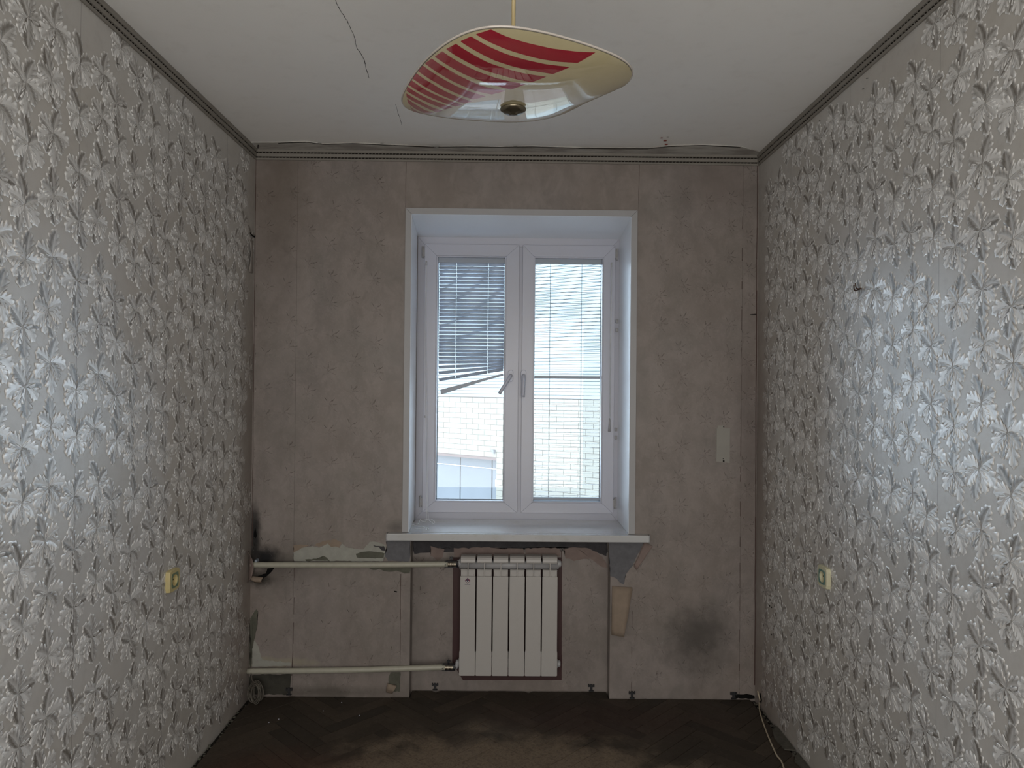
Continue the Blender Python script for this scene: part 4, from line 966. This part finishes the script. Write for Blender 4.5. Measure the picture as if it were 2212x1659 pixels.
# upper face and the thick clear rim
m_lampt = mat('cream_glass_top', (.55, .52, .42), .2, .6, var=.03)
tt2 = np.linspace(0, 2*PI, 180, endpoint=False); T2, R2 = np.meshgrid(tt2, np.linspace(.02, 1, 30)); Xa, Ya, Za = lamp_surf(T2, R2)
i2 = np.arange(180*30).reshape(30, 180); q2 = np.stack([i2[:-1], i2[1:], np.roll(i2, -1, 1)[1:], np.roll(i2, -1, 1)[:-1]], -1).reshape(-1, 4)
grid_mesh('dish_top_face', np.stack([Xa, Ya, Za+.004], -1).reshape(-1, 3), q2, None, m_lampt, lamp)
xr_, yr_, zr_ = lamp_surf(tt2, np.ones(180)*1.004)
m_rim = mat('pale_glass_rim', (.36, .33, .30), .12, .7, var=.03)
rimp = [Vector((xr_[k], yr_[k], zr_[k]+.002)) for k in range(180)]+[Vector((xr_[0], yr_[0], zr_[0]+.002))]
T('dish_rim', rimp, .0017, m_rim, lamp, n=8)
cz = LP[6]
bm = bmesh.new(); lathe(bm, [(.004, -.0135), (.007, -.0125), (.0085, -.010), (.0165, -.0085), (.0225, -.004), (.0225, -.0025), (.016, -.001), (.008, .001)], (LP[0]+.001, LP[1], cz), n=32)
obj('finial_nut', bm, mat('dark_brass', (.16, .14, .10), .25, .6, .9, var=.2), lamp, smooth=True)
bm = bmesh.new(); tube(bm, [(LP[0], LP[1], cz+.004), (LP[0], LP[1], cz+.11)], .004, 10); tube(bm, [(LP[0], LP[1], cz+.025), (LP[0], LP[1], cz+.06)], .018, 16); obj('lamp_socket', bm, m_socket2, lamp)
bm = bmesh.new(); c = (LP[0]+.045, LP[1], cz+.045); lathe(bm, [(.008, -.045), (.013, -.030), (.016, -.01), (.026, .008), (.030, .022), (.026, .038), (.012, .050), (.001, .052)], (0, 0, 0), 'X', 20)
for v_ in bm.verts: v_.co = v_.co*.6+Vector((LP[0]+.045, LP[1], cz+.05))
obj('light_bulb', bm, m_pvc, lamp, smooth=True)
T('stem', [(LP[0], LP[1], cz+.10), (LP[0], LP[1], ZC-.055)], .0036, mat('beige_stem', (.36, .29, .15), .4, .5, var=.08), lamp, n=12)
bm = bmesh.new(); lathe(bm, [(.012, -.062), (.030, -.055), (.042, -.03), (.048, 0)], (LP[0], LP[1], ZC-.001), n=28); obj('ceiling_cup', bm, m_socket2, lamp, smooth=True)

# ------------------------------------------------------------------ outside: the building across the yard
m_tile = mat('cream_tile', (.158, .144, .118), .5, .4, var=.04, scale=2)
m_joint = mat('pink_joint', (.112, .085, .080), .9, .1, var=.1)
m_siding = mat('mint_siding', (.168, .182, .178), .5, .4, var=.05, scale=2)
m_sdark = mat('siding_joint', (.108, .122, .122), .8, .2)
m_panel = mat('blue_grey_panel', (.108, .113, .122), .35, .4, var=.12, scale=1.2)
m_ground = mat('pale_yard', (.20, .20, .19), .9, .1, var=.1, scale=.6)
m_white = mat('white_box', (.75, .78, .76), .5)
D = Vector((.79, -.613, 0)).normalized(); N = Vector((-D.y, D.x, 0)) * -1      # facade direction, outward normal (towards us)
O = Vector((0, 22, 0))
def face(u, v):                            # point of the facade plane seen at a pixel -> (s along, z)
    d = ray(u, v); k = (O-CAM).dot(N)/d.dot(N); p = CAM+d*k; return (p-O).dot(D), p.z
bld = empty('building', O+Vector((0, 0, -8)), 'cream-tiled building with mint siding seen through the window', 'building')
def fbox(bm, s0, s1, z0, z1, d0, d1):      # box on the facade; d = how far it stands proud
    pts = [O+D*s_+N*d0+Vector((0, 0, z)) for s_, z in ((s0, z0), (s1, z0), (s1, z1), (s0, z1))]; prism(bm, pts, N*(d1-d0))
s_open, z_open = face(1073, 995); _, zt_ = face(945, 856); zt_ = face(1010, 857)[1]
SL, SR = face(925, 900)[0], face(1330, 900)[0]
bm = bmesh.new(); fbox(bm, SL-1.2, SR+1.5, z_open, zt_, -.4, 0); fbox(bm, s_open, SR+1.5, -8, z_open, -.4, 0); fbox(bm, SL-1.2, s_open, -8, z_open, -.8, -.45); obj('wall', bm, m_joint, bld)
TH_, TW_ = .170, .50; row = 0; nt_ = 0
z = zt_-.02
while z-TH_ > face(1010, 1100)[1]-.1:
    off = (row % 2)*.5*TW_; k0 = int((SL-off)/TW_)-1; k1 = int((SR-off)/TW_)+1
    for k in range(k0, k1+1):
        s0 = k*TW_+off+s_open % TW_; s1 = s0+TW_-.012
        if z-TH_ < z_open: s0 = max(s0, s_open+.001)
        if s1-s0 < .05 or s1 > SR+.6 or nt_ > 285: continue
        bm = bmesh.new(); fbox(bm, s0, s1, z-TH_+.009, z, 0, .014); obj('facade_tile', bm, m_tile, bld); nt_ += 1
    z -= TH_; row += 1
print('tiles', nt_)
zs = zt_; ztop = face(1220, 380)[1]; nb = 0
bm = bmesh.new(); fbox(bm, SL-1.2, SR+1.5, zt_, ztop+1, -.4, .02); obj('upper_wall', bm, m_sdark, bld)
while zs < ztop:
    bm = bmesh.new(); fbox(bm, SL-1.2, SR+1.5, zs+.004, zs+.088, .02, .05); obj('siding_board', bm, m_siding, bld); zs += .10; nb += 1
print('boards', nb)
pe = [face(930, 1000)[0]-1.3, face(977, 1000)[0], face(1046, 1000)[0], s_open-.02]
for a_, b__ in zip(pe, pe[1:]):
    bm = bmesh.new(); fbox(bm, a_+.02, b__-.02, z_open-3.2, z_open-.03, -.44, -.40); obj('blue_grey_panel', bm, m_panel, bld)
bm = bmesh.new(); fbox(bm, SL-1.2, s_open, z_open-.33, z_open-.31, -.40, -.37); obj('panel_rail', bm, m_white, bld)
sq_, zq_ = face(1065, 1045); bm = bmesh.new(); fbox(bm, sq_-.12, sq_+.10, zq_-.12, zq_+.10, -.40, -.25); fbox(bm, sq_-.04, sq_+.02, zq_-.2, zq_-.12, -.40, -.3); obj('white_box', bm, m_white, bld, bevel=.02)
sq_, zq_ = face(1070, 975); bm = bmesh.new(); fbox(bm, sq_-.03, sq_+.02, zq_-.06, zq_+.05, .0, .12); fbox(bm, sq_-.10, sq_+.03, zq_+.02, zq_+.05, .05, .10); obj('wall_bracket_lamp', bm, m_panel, bld)
gnd = B('ground', -60, 60, 4.4, 90, -8.2, -8, m_ground); tag(gnd, 'pale yard below the window', kind='structure')
